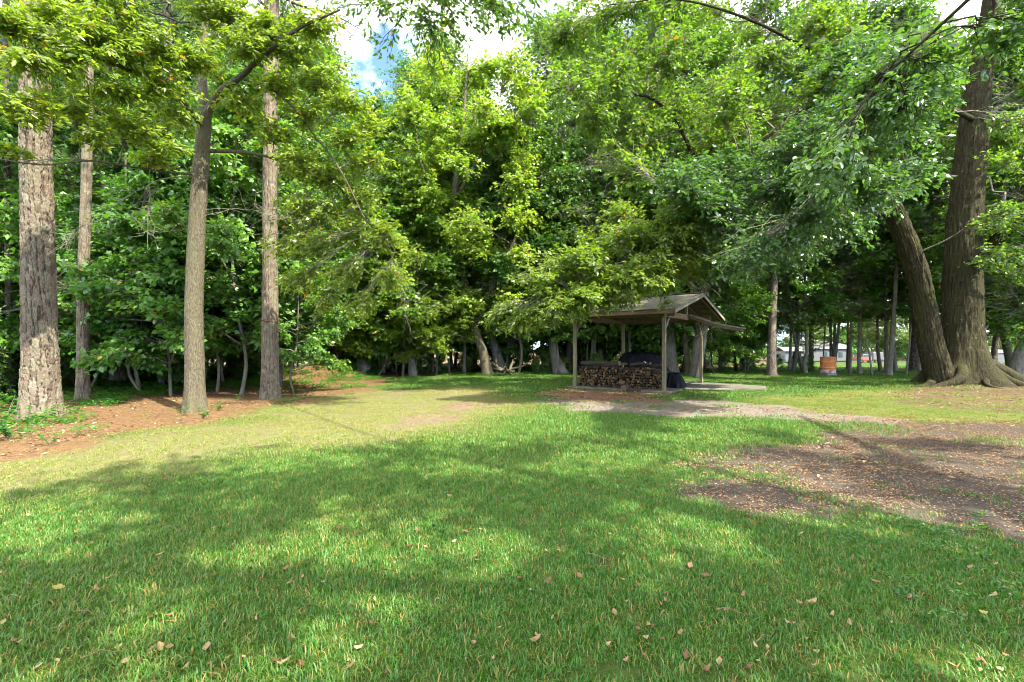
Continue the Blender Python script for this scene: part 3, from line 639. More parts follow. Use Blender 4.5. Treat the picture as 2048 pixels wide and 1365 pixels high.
NTREE = [0]
def tree(name, label, cat, uv, widths, crown=None, mat=None, bark=BARK_FOR, H=17, scale=1.0, group=None, base_uv=None, extra=None, rz=None, sides=12, crown_dz=0.0, flare=.35, grow_up=True, ridge=.02):
    """uv: stem points as (u, v) pixels of the photo, first at the ground; all at the distance of the foot"""
    NTREE[0] += 1; sd = NTREE[0]; r = random.Random(sd)
    x0, y0 = G(*uv[0]) if base_uv is None else base_uv
    z0 = gz1(x0, y0); base = np.array([x0, y0, z0])
    pts = [np.array([0, 0, -.12])] + [at(u, v, y0) - base for u, v in uv[1:]]
    cf = 1 / math.sqrt(1 + (x0 / y0) ** 2); rad = [w * cf * y0 / F / 2 for w in widths]
    top = pts[-1]
    if grow_up and H > top[2] + 1:
        d = pts[-1] - pts[-2]; d = d / np.linalg.norm(d); m = top + np.array([d[0] * .8, d[1], 1]) * (H - top[2]) * .4
        pts += [m, m + np.array([0, 0, (H - m[2])])]; rad += [rad[-1] * .7, .03]
    o = empty(name, base, label, cat, group)
    g = Geo(); trunk_geo(g, pts, rad, sides, 40, sd, flare, ridge)
    link("trunk", g.mesh("trunk", [bark], True), o)
    if crown:
        bm, lm = crown_meshes(crown, mat, bark); c = link("crown", lm, o); tag(c, kind="stuff"); b = link("branches", bm, o)
        off = (top[0] * (.9 if len(uv) > 1 else 0), top[1], crown_dz)
        for q in (c, b): q.location = off; q.scale = (scale,) * 3; q.rotation_euler = (0, 0, r.uniform(0, 6.28) if rz is None else rz)
    return o
def copy_tree(src_parts, name, label, cat, group, loc, s, rz):
    o = empty(name, loc, label, cat, group, rz); o.scale = (s[0], s[0], s[1])
    for nm, me_, kd in src_parts:
        c = link(nm, me_, o)
        if kd: c["kind"] = kd
    return o

# --- near big pine on the left, second pine, banded pine: real plated bark
def pine(uv, widths, label, cw, sides, n, seed, depth, scale=1.0, hero=True, bark=BARK_PINE, cdz=0):
    x0, y0 = G(*uv[0]); z0 = gz1(x0, y0); base = np.array([x0, y0, z0])
    pts = [np.array([0, 0, -.1])] + [at(u, v, y0) - base for u, v in uv[1:]]; cf = 1 / math.sqrt(1 + (x0 / y0) ** 2); rad = [w * cf * y0 / F / 2 for w in widths]
    o = empty("pine_tree", base, label, "tree", None)
    d = pts[-1] - pts[-2]; d = d / d[2]; H = 23 * scale
    top = pts[-1] + d * (H - pts[-1][2])
    if hero: link("trunk", plated_pine(pts, rad, cw, sides, n, seed, depth), o)
    else:
        g = Geo(); trunk_geo(g, pts, rad, 16, 60, seed, .3, .015, 5); link("trunk", g.mesh("trunk", [bark], True), o)
    g = Geo(); trunk_geo(g, [pts[-1] - d * .1, (pts[-1] + top) / 2, top], [rad[-1] * .98, rad[-1] * .65, .04], 10, 12, seed, 0, .01); link("upper_trunk", g.mesh("upper_trunk", [BARK_PINE_D], True), o)
    bm, lm = crown_meshes('pine', NEEDLE, BARK_PINE_D)
    for nm, mm in (("branches", bm), ("crown", lm)):
        c = link(nm, mm, o, loc=(top[0] * .8, top[1] * .8, cdz), rot=(0, 0, seed), scale=(scale,) * 3)
        if nm == "crown": c["kind"] = "stuff"
    return o
pine([(82, 832), (80, 700), (76, 500), (72, 300), (70, 100), (70, -60)], [84, 76, 71, 68, 63, 58], "very thick pine with large pale bark plates at the far left", .125, 210, 580, 3, .034)
pine([(166, 801), (166, 600), (172, 400), (176, 200), (180, 0), (182, -60)], [28, 26, 24, 22, 20, 19], "slim dark pine just right of the thick pale pine", .085, 96, 340, 4, .02, .85)
pine([(540, 797), (540, 640), (540, 400), (540, 200), (540, 0), (540, -60)], [36, 34, 30, 27, 24, 23], "straight tall pine with a rusty wire band around its trunk", .09, 112, 380, 5, .022, .95)
g = Geo(); th = np.linspace(0, 2 * np.pi, 25); x0, y0 = G(540, 797); zb = at(540, 642, y0)[2]
tubes(g, np.stack([np.cos(th) * .236, np.sin(th) * .236, .02 * np.sin(th * 2)], 1)[None], np.full((1, 25), .014), 6)
def plain_mat(name, col, rough=.7, metallic=0, nscale=12, var=.35, spec=.3, bmp=.3, bd=.004):
    m, N, Lk = new_mat(name); v = objcoord(N, Lk); n = noise(N, Lk, v, nscale, 5, .65)
    r = ramp(N, [(.25, tuple(c * (1 - var) for c in col)), (.75, tuple(min(1, c * (1 + var)) for c in col))]); Lk.new(n, r.inputs[0])
    out(N, Lk, principled(N, Lk, r.outputs[0], rough, spec, bump(N, Lk, n, bmp, bd), metallic)); return m
RUST = plain_mat("rust", (.16, .075, .04), .85)
pp = [o for o in bpy.data.objects if o.name.startswith("pine_tree")][-1]
link("wire_band", g.mesh("wire_band", [RUST], True), pp, loc=(0, 0, zb))
pine([(556, 776), (556, 600), (552, 400), (552, 200), (552, 60), (552, -20)], [20, 18, 17, 15, 14, 12], "thin pine half hidden behind the wire banded pine", .07, 60, 60, 6, .02, .9, hero=False, bark=BARK_PINE_D)
pine([(345, 765), (345, 600), (343, 440), (340, 300), (338, 200), (336, 60)], [36, 33, 31, 29, 27, 24], "dark thick pine standing in the shade behind the left oak", .07, 60, 60, 7, .02, .95, hero=False, bark=BARK_PINE_D)
pine([(236, 766), (236, 620), (236, 450), (235, 300), (235, 180), (235, 60)], [30, 28, 27, 25, 23, 21], "reddish pine in deep shade between the slim pine and left oak", .07, 60, 60, 8, .02, .95, hero=False, bark=BARK_PINE)
pine([(465, 752), (465, 620), (463, 450), (462, 300), (462, 220), (462, 60)], [20, 19, 18, 17, 16, 14], "grey pine behind, between the left oak and the banded pine", .07, 60, 60, 9, .02, .95, hero=False, bark=BARK_PINE_D)
pine([(18, 790), (18, 650), (16, 500), (14, 300), (12, 150), (10, 0)], [16, 15, 15, 14, 13, 12], "narrow pine at the left edge beside the thick pale pine", .07, 60, 60, 10, .02, .9, hero=False, bark=BARK_PINE_D)

# --- left oak with the sunlit sprays
def uvcl(lst, tw, jit=0, seed=0, flat=.5):
    out_ = []
    for u, v, Y, rr in lst:
        out_.append((at(u, v, Y), np.array([rr, rr, rr * flat]), int(tw * (rr / .8) ** 1.5)))
    return out_
def hero_tree(name, label, stems, clusters_sets, bark, lmats, twig=True, stem_sides=18, flare=.3, ridge=.03, n=60, foot=None, flen=None):
    """stems: list of (list of world pts, radii); clusters_sets: list of (material, clusters, leaf_len, leaf_w, tri, lpt)"""
    base = np.array(foot if foot is not None else stems[0][0][0], float); o = empty(name, base, label, "tree")
    g = Geo()
    for k, (p, rd) in enumerate(stems):
        p = np.asarray(p, float) - base
        trunk_geo(g, p, rd, stem_sides if rd[0] > .12 else 9, n if rd[0] > .12 else 36, 31 + k, flare if k == 0 else 0.0, ridge if rd[0] > .15 else .004, flen=flen if k == 0 else None)
    link("trunk", g.mesh("trunk", [bark], True), o)
    limbs = [(np.asarray(p, float) - base, np.asarray(rd, float)) for p, rd in (stems[1:] if len(stems) > 4 else stems)]
    wg = Geo(); by = {}
    for q, (mat, cl, ll, lw, tri, lpt) in enumerate(clusters_sets):
        lg = by.setdefault(mat.name, (mat, Geo()))[1]
        grow(500 + q * 7 + len(name), limbs, [(c - base, r_, nt) for c, r_, nt in cl], ll, lw, tri, lpt, .0055, wg, lg, up_pen=.3, outw=.15 if name == 'oak_tree' else .5)
    link("branches", wg.mesh("branches", [TWIG if twig else bark], True), o)
    for mn, (mat, lg) in by.items():
        c = link("crown", lg.mesh("crown", [mat]), o); c["kind"] = "stuff"
    return o, limbs, base
Yo = G(390, 822)[1]
def A(u, v, dy=0): return at(u, v, Yo + dy)
foot = np.array([*G(390, 822), gz1(*G(390, 822))])
k_ = Yo / F / 2 * .84
stems = [([foot - [0, 0, .1], A(389, 700), A(388, 600), A(394, 450), A(402, 330), A(410, 230)], [22 * k_ * 2 / 2 * 1.0 * 1.0 + 0 * k_, 40 * k_, 38 * k_, 36 * k_, 33 * k_, 28 * k_]),
         ([A(410, 235), A(440, 185), A(480, 155, -.3), A(520, 118, -.6), A(590, 62, -1.0), A(680, 20, -1.3)], [20 * k_, 17 * k_, 14 * k_, 11 * k_, 8 * k_, 4 * k_]),
         ([A(410, 240), A(405, 140, .3), A(410, 20, .5), A(400, -150, .8), A(405, -330, 1), A(400, -520, 1.2)], [22 * k_, 18 * k_, 16 * k_, 12 * k_, 8 * k_, 3 * k_]),
         ([A(408, 260), A(360, 200, -.8), A(280, 150, -1.8), A(180, 110, -2.6), A(80, 80, -3.2), A(-40, 60, -3.8)], [12 * k_, 10 * k_, 9 * k_, 7 * k_, 5 * k_, 3 * k_]),
         ([A(400, 350), A(340, 345, -.6), A(270, 335, -1.2), A(180, 322, -2.0), A(90, 330, -2.6), A(-10, 318, -3.2)], [6 * k_, 5 * k_, 4.5 * k_, 4 * k_, 3 * k_, 2 * k_]),
         ([A(404, 302), A(450, 303, .2), A(510, 308, .3), A(570, 325, .4), A(650, 352, .5), A(720, 420, .6), A(790, 500, .6)], [11 * k_, 9 * k_, 7 * k_, 6 * k_, 5 * k_, 4 * k_, 2 * k_]),
         ([A(480, 155, -.3), A(560, 190, -.3), A(620, 260, -.2), A(680, 340, -.1), A(740, 460, 0)], [7 * k_, 6 * k_, 5 * k_, 4 * k_, 2 * k_]),
         ([A(405, 140, .3), A(300, 60, -.5), A(180, 10, -1.6), A(60, -40, -2.4)], [9 * k_, 7 * k_, 5 * k_, 2.5 * k_])]
stems[0][1][0] = 25 * k_ * 1.7
cl1 = [(30, 60, 7.9, .8), (100, 40, 8.2, .8), (190, 60, 8.8, .8), (60, 130, 8, .75), (150, 120, 8.5, .8), (240, 110, 9, .8), (320, 95, 9.4, .8), (400, 120, 10, .8), (60, 215, 8.2, .7),
       (150, 210, 8.8, .75), (240, 190, 9.2, .75), (320, 170, 9.6, .75), (30, 300, 8.6, .4), (190, 275, 9.2, .45), (280, 255, 9.6, .7), (350, 240, 10.2, .6),
       (480, 90, 10.4, .8), (540, 60, 10.6, .8), (590, 110, 10.8, .8), (640, 60, 10.6, .8), (650, 150, 10.8, .8), (700, 205, 11, .7), (560, 170, 11, .8), (470, 210, 11, .7), (620, 230, 11.2, .8),
       (690, 280, 11.3, .7), (540, 260, 11.3, .7), (470, 40, 10.5, .9), (240, 20, 9, .7), (420, 10, 10.2, .9), (300, 320, 10.3, .5), (330, 300, 10, .5)]
cl2 = [(600, 330, 11.6, .8), (660, 360, 11.8, .8), (720, 400, 12, .8), (640, 430, 11.9, .8), (590, 430, 12, .7), (700, 470, 12.1, .8), (740, 330, 12, .7), (620, 500, 12, .7), (680, 560, 12.2, .7),
       (590, 570, 12.3, .6), (770, 470, 12.2, .7), (640, 610, 12.4, .6), (560, 500, 12.2, .6), (780, 560, 12.4, .6), (720, 620, 12.5, .5), (750, 250, 12, .6)]
rr_ = np.random.default_rng(77)
clT = [(rr_.uniform(250, 560), rr_.uniform(-560, -40), 11 + rr_.uniform(-2.5, 3), rr_.uniform(1, 1.5)) for _ in range(16)]
oak_l, _, _ = hero_tree("oak_tree", "oak with pale straight trunk and bright sunlit sprays, left of centre", stems,
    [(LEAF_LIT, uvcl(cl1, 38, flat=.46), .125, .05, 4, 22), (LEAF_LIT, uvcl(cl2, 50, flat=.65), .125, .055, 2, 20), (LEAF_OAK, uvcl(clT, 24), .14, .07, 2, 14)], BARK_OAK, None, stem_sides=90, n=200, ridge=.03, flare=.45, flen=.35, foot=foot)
# bare lichen-grey dead twigs hanging below the sprays
def dead_twigs(o, base, seeds):
    r = np.random.default_rng(5); g = Geo(); BP, BR, TP, TR = [], [], [], []
    for (u0, v0, Y0, u1, v1, Y1, w) in seeds:
        a, b = at(u0, v0, Y0) - base, at(u1, v1, Y1) - base; L = np.linalg.norm(b - a); t = np.linspace(0, 1, 12)[:, None]
        B = a + (b - a) * t + np.array([0, 0, .12 * L]) * (t * (1 - t) * 4) * .6; B[1:] += np.cumsum(r.normal(0, .012 * L, (11, 3)), 0)
        BP.append(B); BR.append(np.linspace(w, .004, 12))
        for q in range(int(9 + L * 5)):
            f = r.uniform(.2, 1) * 11; i = min(10, int(f)); p = B[i]; ln = L * r.uniform(.12, .34); d = nrm(nrm(b - a) * .6 + r.normal(0, .6, 3) + np.array([0, 0, -.25])); tt = np.linspace(0, 1, 4)[:, None]
            T = p + d * ln * tt; T[1:] += np.cumsum(r.normal(0, .07 * ln, (3, 3)), 0); TP.append(T); TR.append(np.array([.006, .005, .004, .0025]))
            for _ in range(2):
                p2 = T[r.integers(1, 4)]; d2 = nrm(d + r.normal(0, .8, 3)); l2 = ln * .45; TP.append(p2 + d2 * l2 * tt + np.vstack([np.zeros(3), r.normal(0, .05 * l2, (3, 3))])); TR.append(np.array([.004, .0035, .003, .002]))
    tubes(g, np.array(BP), np.array(BR), 5); tubes(g, np.array(TP), np.array(TR), 3)
    link("dead_branches", g.mesh("dead_branches", [TWIG], True), o)
dead_twigs(oak_l, foot, [(395, 350, Yo, 290, 330, 10.5, .02), (395, 355, Yo, 120, 480, 9.5, .016), (300, 340, 10.4, 305, 500, 10.4, .012), (570, 325, 12, 640, 480, 12, .014), (610, 340, 12, 700, 430, 12, .013),
    (395, 420, Yo, 560, 440, 11.4, .007), (690, 350, 12, 740, 520, 12.2, .012), (180, 322, 9.5, 20, 330, 8.6, .014), (770, 490, 12.2, 815, 650, 14, .016), (560, 330, 11.9, 560, 440, 12.2, .01)])

# --- the huge oak on the right
Yb = 17.5
def Bp(u, v, Y=Yb): return at(u, v, Y)
kb = Yb / F / 2 * .74
fb = np.array([16.35, 17.5, gz1(16.35, 17.5) - .05])
stems = [([fb - [0, 0, .15], Bp(1925, 700), Bp(1925, 600), Bp(1928, 480), Bp(1936, 370), Bp(1946, 270), Bp(1964, 130), Bp(1985, 0), Bp(2000, -160), Bp(2010, -400)], [102 * kb, 92 * kb, 84 * kb, 78 * kb, 70 * kb, 64 * kb, 48 * kb, 40 * kb, 28 * kb, 8 * kb]),
         ([Bp(1890, 790, 17.3), Bp(1862, 690, 17.2), Bp(1850, 620, 17.1), Bp(1832, 540, 17), Bp(1806, 465, 16.9), Bp(1782, 412, 16.8), Bp(1752, 350, 16.6), Bp(1735, 270, 16.4), Bp(1715, 150, 16), Bp(1690, 0, 15.6), Bp(1670, -200, 15.3)], [66 * kb, 56 * kb, 52 * kb, 49 * kb, 46 * kb, 42 * kb, 30 * kb, 24 * kb, 18 * kb, 12 * kb, 5 * kb]),
         ([Bp(1790, 425, 16.8), Bp(1740, 426, 16.4), Bp(1680, 422, 15.9), Bp(1620, 425, 15.4), Bp(1540, 398, 15), Bp(1430, 340, 14.6), Bp(1390, 315, 14.5), Bp(1350, 240, 14.4), Bp(1290, 192, 14.2), Bp(1210, 202, 14), Bp(1120, 215, 13.8)], [17 * kb, 14 * kb, 12 * kb, 11 * kb, 10 * kb, 11 * kb, 10 * kb, 8 * kb, 6 * kb, 4 * kb, 2 * kb]),
         ([Bp(1945, 545), Bp(1985, 490, 17), Bp(2040, 440, 16.4), Bp(2120, 380, 15.5), Bp(2250, 250, 14)], [34 * kb, 27 * kb, 24 * kb, 18 * kb, 8 * kb]),
         ([Bp(1950, 240), Bp(1880, 215, 15.5), Bp(1800, 260, 13.4), Bp(1720, 310, 11.6), Bp(1640, 380, 10.6)], [14 * kb, 11 * kb, 9 * kb, 7 * kb, 3 * kb]),
         ([Bp(1740, 300, 16.5), Bp(1690, 250, 15.4), Bp(1620, 215, 14.5), Bp(1540, 270, 13.8), Bp(1440, 360, 13.2), Bp(1340, 440, 12.8), Bp(1240, 520, 12.4), Bp(1150, 590, 12.1)], [14 * kb, 12 * kb, 10 * kb, 8 * kb, 7 * kb, 5 * kb, 4 * kb, 2 * kb]),
         ([Bp(1715, 150, 16), Bp(1620, 100, 15), Bp(1500, 40, 14), Bp(1360, 0, 13.4), Bp(1220, 10, 13)], [11 * kb, 8 * kb, 6 * kb, 4 * kb, 2 * kb]),
         ([Bp(1966, 110), Bp(2020, 60, 16.6), Bp(2110, 10, 16), Bp(2250, -60, 15)], [18 * kb, 14 * kb, 9 * kb, 4 * kb]),
         ([Bp(1690, 0, 15.6), Bp(1560, -120, 14), Bp(1400, -200, 12.6), Bp(1250, -180, 11.6)], [12 * kb, 9 * kb, 6 * kb, 3 * kb])]
rc = np.random.default_rng(99)
def region(n, poly, Y0, Y1, r0, r1, seed):          # cluster centres inside an outline of the crown
    r = np.random.default_rng(seed); res = []; P = np.array(poly, float)
    lo, hi = P.min(0), P.max(0); t = 0
    while len(res) < n and t < 20000:
        t += 1; u, v = r.uniform(lo[0], hi[0]), r.uniform(lo[1], hi[1])
        if not in_poly(np.array([u]), np.array([v]), poly)[0]: continue
        Y = r.uniform(Y0, Y1); res.append((u, v, Y, r.uniform(r0, r1)))
    return res
zA = region(60, [(1020, 640), (1060, 560), (1150, 500), (1240, 420), (1380, 400), (1440, 470), (1400, 560), (1300, 575), (1230, 600), (1180, 628), (1090, 650)], 11.6, 13.6, .45, .8, 1)
zA += [(1160, 600, 13.6, .42), (1190, 588, 13.8, .42), (1222, 600, 13.8, .4), (1252, 588, 13.8, .38), (1130, 622, 13.4, .42), (1100, 640, 13, .42), (1200, 618, 13.6, .36), (1060, 648, 12.8, .42), (1292, 582, 13.8, .34), (1335, 612, 13.9, .2), (1020, 655, 12.6, .4), (1150, 640, 13.5, .3), (985, 640, 12.6, .4), (1100, 600, 13, .5)]
zB = region(58, [(1330, 360), (1480, 300), (1650, 300), (1740, 380), (1700, 480), (1560, 560), (1440, 540), (1380, 470)], 10.5, 15, .6, 1.0, 2)
zC = region(38, [(1560, 420), (1600, 240), (1680, 120), (1800, 40), (1900, 40), (1890, 300), (1830, 380), (1700, 440)], 9, 14.5, .6, 1.0, 3)
zD = region(60, [(1090, 0), (1130, 150), (1200, 330), (1330, 330), (1500, 280), (1640, 220), (1760, 60), (1700, -80), (1100, -80)], 12.5, 17, .8, 1.35, 4)
zF = region(16, [(1990, 150), (2140, 150), (2140, 560), (2000, 580), (1980, 400)], 14, 19, .6, 1.0, 5)
zT = [(rc.uniform(1300, 2500), rc.uniform(-800, -80), rc.uniform(12, 24), rc.uniform(1.2, 1.9)) for _ in range(30)]
zR = [(rc.uniform(2060, 2600), rc.uniform(-100, 480), rc.uniform(13, 22), rc.uniform(1.0, 1.6)) for _ in range(16)]
zBk = [(rc.uniform(1560, 2200), rc.uniform(20, 380), rc.uniform(19, 24), rc.uniform(.9, 1.5)) for _ in range(12)]
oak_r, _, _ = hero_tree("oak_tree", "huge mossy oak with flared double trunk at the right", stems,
    [(LEAF_LIT, uvcl(zA, 46, flat=.62), .125, .058, 2, 20), (LEAF_SHADE, uvcl(zB, 40, flat=.62), .125, .062, 2, 18), (LEAF_SHADE, uvcl(zC, 36, flat=.6), .13, .07, 2, 17),
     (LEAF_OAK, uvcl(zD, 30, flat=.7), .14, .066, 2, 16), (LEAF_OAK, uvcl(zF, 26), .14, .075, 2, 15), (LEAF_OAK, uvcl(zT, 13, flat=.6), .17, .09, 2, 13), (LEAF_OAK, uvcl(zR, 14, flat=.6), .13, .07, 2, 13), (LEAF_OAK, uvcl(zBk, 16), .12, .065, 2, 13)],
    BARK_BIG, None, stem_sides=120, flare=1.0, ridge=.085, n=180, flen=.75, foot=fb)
# surface roots running out from the flare
g = Geo()
for k, (a, L, r0) in enumerate([(-2.6, 2.7, .13), (-1.7, 2.2, .10), (-.8, 2.5, .12), (-.1, 3.6, .16), (3.3, 2.9, .14)]):
    d = np.array([math.cos(a), math.sin(a), 0]); sd_ = np.array([-d[1], d[0], 0]); pts = []
    for q, t in enumerate((.55, .95, 1.35, 1.8, 2.4, 3.1)):
        p = d * (t * L / 2.7) + sd_ * .25 * math.sin(q * 1.3 + k); zr = gz1(fb[0] + p[0], fb[1] + p[1]) - fb[2]; pts.append(p + np.array([0, 0, zr + [.75, .36, .12, .0, -.07, -.16][q]]))
    trunk_geo(g, pts, [r0 * 1.5, r0 * 1.35, r0 * 1.05, r0 * .75, r0 * .5, r0 * .25], 16, 40, 60 + k, 0, .08, rough=1.2)
link("surface_roots", g.mesh("surface_roots", [BARK_BIG], True), oak_r)

# --- tree standing out of frame at right, its dark boughs hang into the top of the picture and shade the front lawn
ft = np.array([9.5, -2.5, gz1(9.5, -2.5)])
W_ = lambda *p: np.array(p, float)
stems = [([ft - [0, 0, .1], W_(9.4, -2.4, 2.5), W_(9.2, -2.2, 5), W_(9.0, -2.0, 8), W_(8.8, -2, 11.5), W_(8.6, -2, 15)], [.48, .40, .36, .30, .2, .05]),
         ([W_(9.2, -2.2, 4.8), W_(8.0, -.4, 6.0), W_(6.6, 2.0, 6.4), W_(5.6, 4.4, 5.9), W_(4.8, 6.2, 5.0)], [.10, .07, .05, .035, .012]),
         ([W_(9.1, -2.1, 6.6), W_(6.5, -.2, 8.8), W_(3.8, 2.6, 9.8), W_(1.2, 5.8, 9.6), W_(-.8, 8.0, 8.8), W_(-1.8, 9.2, 8.0)], [.07, .045, .03, .022, .016, .008]),
         ([W_(9.0, -2, 7.6), W_(6, -2.5, 9.6), W_(3, -2.6, 10.6), W_(.5, -2.4, 10.8)], [.16, .12, .08, .03]),
         ([W_(9.0, -2, 8), W_(11, .6, 9.6), W_(12, 3.4, 10), W_(12.4, 5.4, 9.6)], [.15, .11, .07, .03])]
clC = region(22, [(1640, 380), (1680, 200), (1760, 90), (1870, 60), (1870, 240), (1800, 330), (1740, 400)], 6.2, 8.6, .45, .7, 6)
clC += region(5, [(2000, -20), (2100, -20), (2100, 130), (2020, 110)], 5.5, 7.5, .4, .55, 16)
clE = region(25, [(650, 20), (800, -30), (1060, -30), (1075, 60), (1000, 80), (900, 90), (760, 60)], 8.2, 10, .45, .75, 7)
clE += [(880, 110, 9.2, .4), (870, 170, 9.4, .35), (940, 60, 9, .5), (1030, 50, 9, .5), (760, 90, 9.5, .4)]
can = []
while len(can) < 98:
    x, y = rc.uniform(-1.5, 15), rc.uniform(-7, 2)
    if y > np.interp(x, [-1.5, .6, 4.2, 6, 9.6, 15], [-.8, -.3, .7, 1.0, 1.2, 1.8]): continue
    can.append((W_(x, y, rc.uniform(8, 12.5)), np.array([1.2, 1.2, .6]) * rc.uniform(.7, 1.15), 22))
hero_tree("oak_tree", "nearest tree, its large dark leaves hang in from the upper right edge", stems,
    [(LEAF_SHADE, uvcl(clC, 40, flat=.65), .092, .05, 4, 17), (LEAF_OAK, uvcl(clE, 16, flat=.7), .11, .045, 4, 11), (LEAF_OAK, can, .19, .11, 2, 12)], BARK_BIG, None, twig=False, foot=ft)

# --- the yellowing tree in the centre
Yc = G(975, 752)[1]; kc = Yc / F / 2
fc = np.array([*G(975, 752), gz1(*G(975, 752))])
stems = [([fc - [0, 0, .1], at(966, 705, Yc), at(948, 655, Yc), at(928, 560, Yc), at(914, 470, Yc), at(908, 390, Yc), at(920, 310, Yc), at(930, 200, Yc), at(935, 110, Yc)], [20 * kc, 18 * kc, 17 * kc, 16 * kc, 15 * kc, 13 * kc, 10 * kc, 6 * kc, 2 * kc]),
         ([at(948, 655, Yc), at(990, 560, Yc - .5), at(1030, 480, Yc - 1), at(1060, 400, Yc - 1.2)], [10 * kc, 8 * kc, 6 * kc, 3 * kc]),
         ([at(910, 400, Yc), at(950, 330, Yc - .5), at(990, 260, Yc - .8)], [8 * kc, 6 * kc, 3 * kc]),
         ([at(914, 470, Yc), at(870, 400, Yc - .6), at(840, 320, Yc - 1), at(830, 250, Yc - 1)], [7 * kc, 6 * kc, 5 * kc, 2 * kc])]
zY = region(95, [(760, 660), (740, 520), (790, 400), (800, 230), (830, 130), (930, 80), (1020, 100), (1090, 180), (1110, 340), (1080, 470), (1060, 600), (1000, 660), (900, 680)], Yc - 3.2, Yc + 2.6, .9, 1.5, 8)
hero_tree("broadleaf_tree", "tall leaning tree with yellowing leaves in the centre of the treeline", stems, [(LEAF_YEL, uvcl(zY, 26, flat=.75), .165, .115, 2, 16)], BARK_OAK, None, flare=.4, ridge=.015, foot=fc)

# --- named trees of the wood edge
T = tree
T("broadleaf_tree", "short leaning trunk twinned beside the leaning yellow tree", "tree", [(1003, 747), (994, 712), (985, 680), (975, 620)], [22, 18, 15, 12], 'tall_b', LEAF_FOR, BARK_GREY, 17, .85)
T("broadleaf_tree", "crooked grey tree with an S-bent trunk left of centre", "tree", [(826, 752), (822, 720), (808, 692), (813, 665), (820, 632), (830, 570)], [17, 15, 14, 12, 9, 6], 'sapling_b', LEAF_FOR, BARK_GREY, 9.5, 1.1, crown_dz=.3)
T("broadleaf_tree", "thin lit trunk just behind the crooked S-bent tree", "tree", [(839, 743), (838, 700), (841, 640), (842, 560)], [11, 9, 8, 7], 'tall_a', LEAF_FOR, BARK_GREY, 18, .95)
T("broadleaf_tree", "short pale trunk left of the crooked S-bent tree", "tree", [(787, 743), (786, 715), (788, 690), (790, 600)], [10, 8, 7, 6], 'tall_b', LEAF_FOR, BARK_GREY, 16, .9)
T("broadleaf_tree", "straight brown trunk beside the ivy mound", "tree", [(583, 757), (583, 700), (584, 640), (582, 560)], [13, 12, 12, 10], 'tall_b', LEAF_FOR, BARK_OAK, 17, 1.0)
T("broadleaf_tree", "forked tree growing out of the ivy mound", "tree", [(634, 742), (632, 700), (628, 670), (622, 630)], [11, 10, 8, 6], 'tall_a', LEAF_FOR, BARK_FOR, 16, .9)
T("broadleaf_tree", "dark tree leaning left behind the pale oak trunk", "tree", [(362, 765), (340, 715), (318, 668), (300, 600), (270, 500)], [24, 20, 17, 14, 10], 'tall_b', LEAF_UND, BARK_FOR, 12, .75)
T("broadleaf_tree", "very thin dark stem leaning left between slim pine and oak", "tree", [(281, 784), (268, 720), (259, 650), (255, 560)], [10, 8, 7, 6], 'sapling_b', LEAF_UND, BARK_FOR, 8, .8)
T("broadleaf_tree", "stout pale trunk with swollen foot just left of the shelter", "tree", [(1121, 748), (1110, 715), (1106, 680), (1104, 620)], [24, 18, 17, 16], 'tall_c', LEAF_OAK, BARK_GREY, 19, .95, flare=.55)
T("pine_tree", "reddish brown pine between the stout pale trunk and shelter post", "tree", [(1138, 744), (1138, 700), (1138, 600), (1140, 450)], [14, 13, 12, 11], 'tall_c', LEAF_FOR, BARK_PINE_D, 20, .9)
T("broadleaf_tree", "thin pale trunk leaning behind the wood stack", "tree", [(1206, 742), (1201, 700), (1196, 655), (1190, 600)], [10, 9, 8, 7], 'tall_b', LEAF_FOR, BARK_GREY, 16, .9)
T("broadleaf_tree", "brown trunk seen behind the black covered grill", "tree", [(1270, 742), (1270, 700), (1269, 650), (1268, 560)], [11, 10, 9, 8], 'tall_c', LEAF_FOR, BARK_OAK, 19, .9)
T("broadleaf_tree", "large pale grey trunk right behind the front shelter post", "tree", [(1343, 750), (1341, 700), (1340, 640), (1340, 560), (1338, 400), (1336, 300)], [26, 22, 20, 19, 17, 14], 'tall_c', LEAF_OAK, BARK_GREY, 20, 1.0, flare=.45, sides=20)
T("broadleaf_tree", "bowed brown trunk, left stem of the clump behind the shelter", "tree", [(1377, 752), (1374, 715), (1368, 670), (1364, 620), (1362, 540)], [14, 12, 11, 10, 8], 'tall_b', LEAF_FOR, BARK_OAK, 17, .9)
T("broadleaf_tree", "middle grey stem of the trunk clump behind the shelter", "tree", [(1387, 753), (1392, 700), (1396, 650), (1397, 580), (1398, 480)], [17, 15, 13, 13, 11], 'tall_c', LEAF_FOR, BARK_GREY, 19, .9)
T("broadleaf_tree", "lit pale stem leaning right beside the rear shelter post", "tree", [(1396, 755), (1402, 715), (1409, 670), (1413, 600)], [15, 13, 11, 9], 'airy', LEAF_FOR, BARK_GREY, 17, .9)
T("pine_tree", "straight lone brown trunk right of the shelter awning", "tree", [(1543, 752), (1543, 700), (1545, 640), (1548, 560), (1550, 400)], [21, 18, 16, 15, 13], 'airy', LEAF_OAK, BARK_PINE, 20, 1.0, crown_dz=3)
T("broadleaf_tree", "medium grey trunk left of the lone brown trunk", "tree", [(1488, 745), (1488, 700), (1489, 640), (1490, 540)], [11, 10, 9, 8], 'tall_c', LEAF_FOR, BARK_GREY, 18, .9)
T("broadleaf_tree", "slim trunk beside the awning tip", "tree", [(1471, 743), (1470, 715), (1470, 680), (1470, 600)], [7, 6, 6, 5], 'tall_b', LEAF_FOR, BARK_OAK, 16, .85)
T("broadleaf_tree", "forked grey multi-stem tree left of the orange drum", "tree", [(1611, 748), (1610, 725), (1614, 700), (1612, 660), (1610, 560)], [10, 9, 7, 6, 5], 'airy', LEAF_FOR, BARK_GREY, 15, .8)
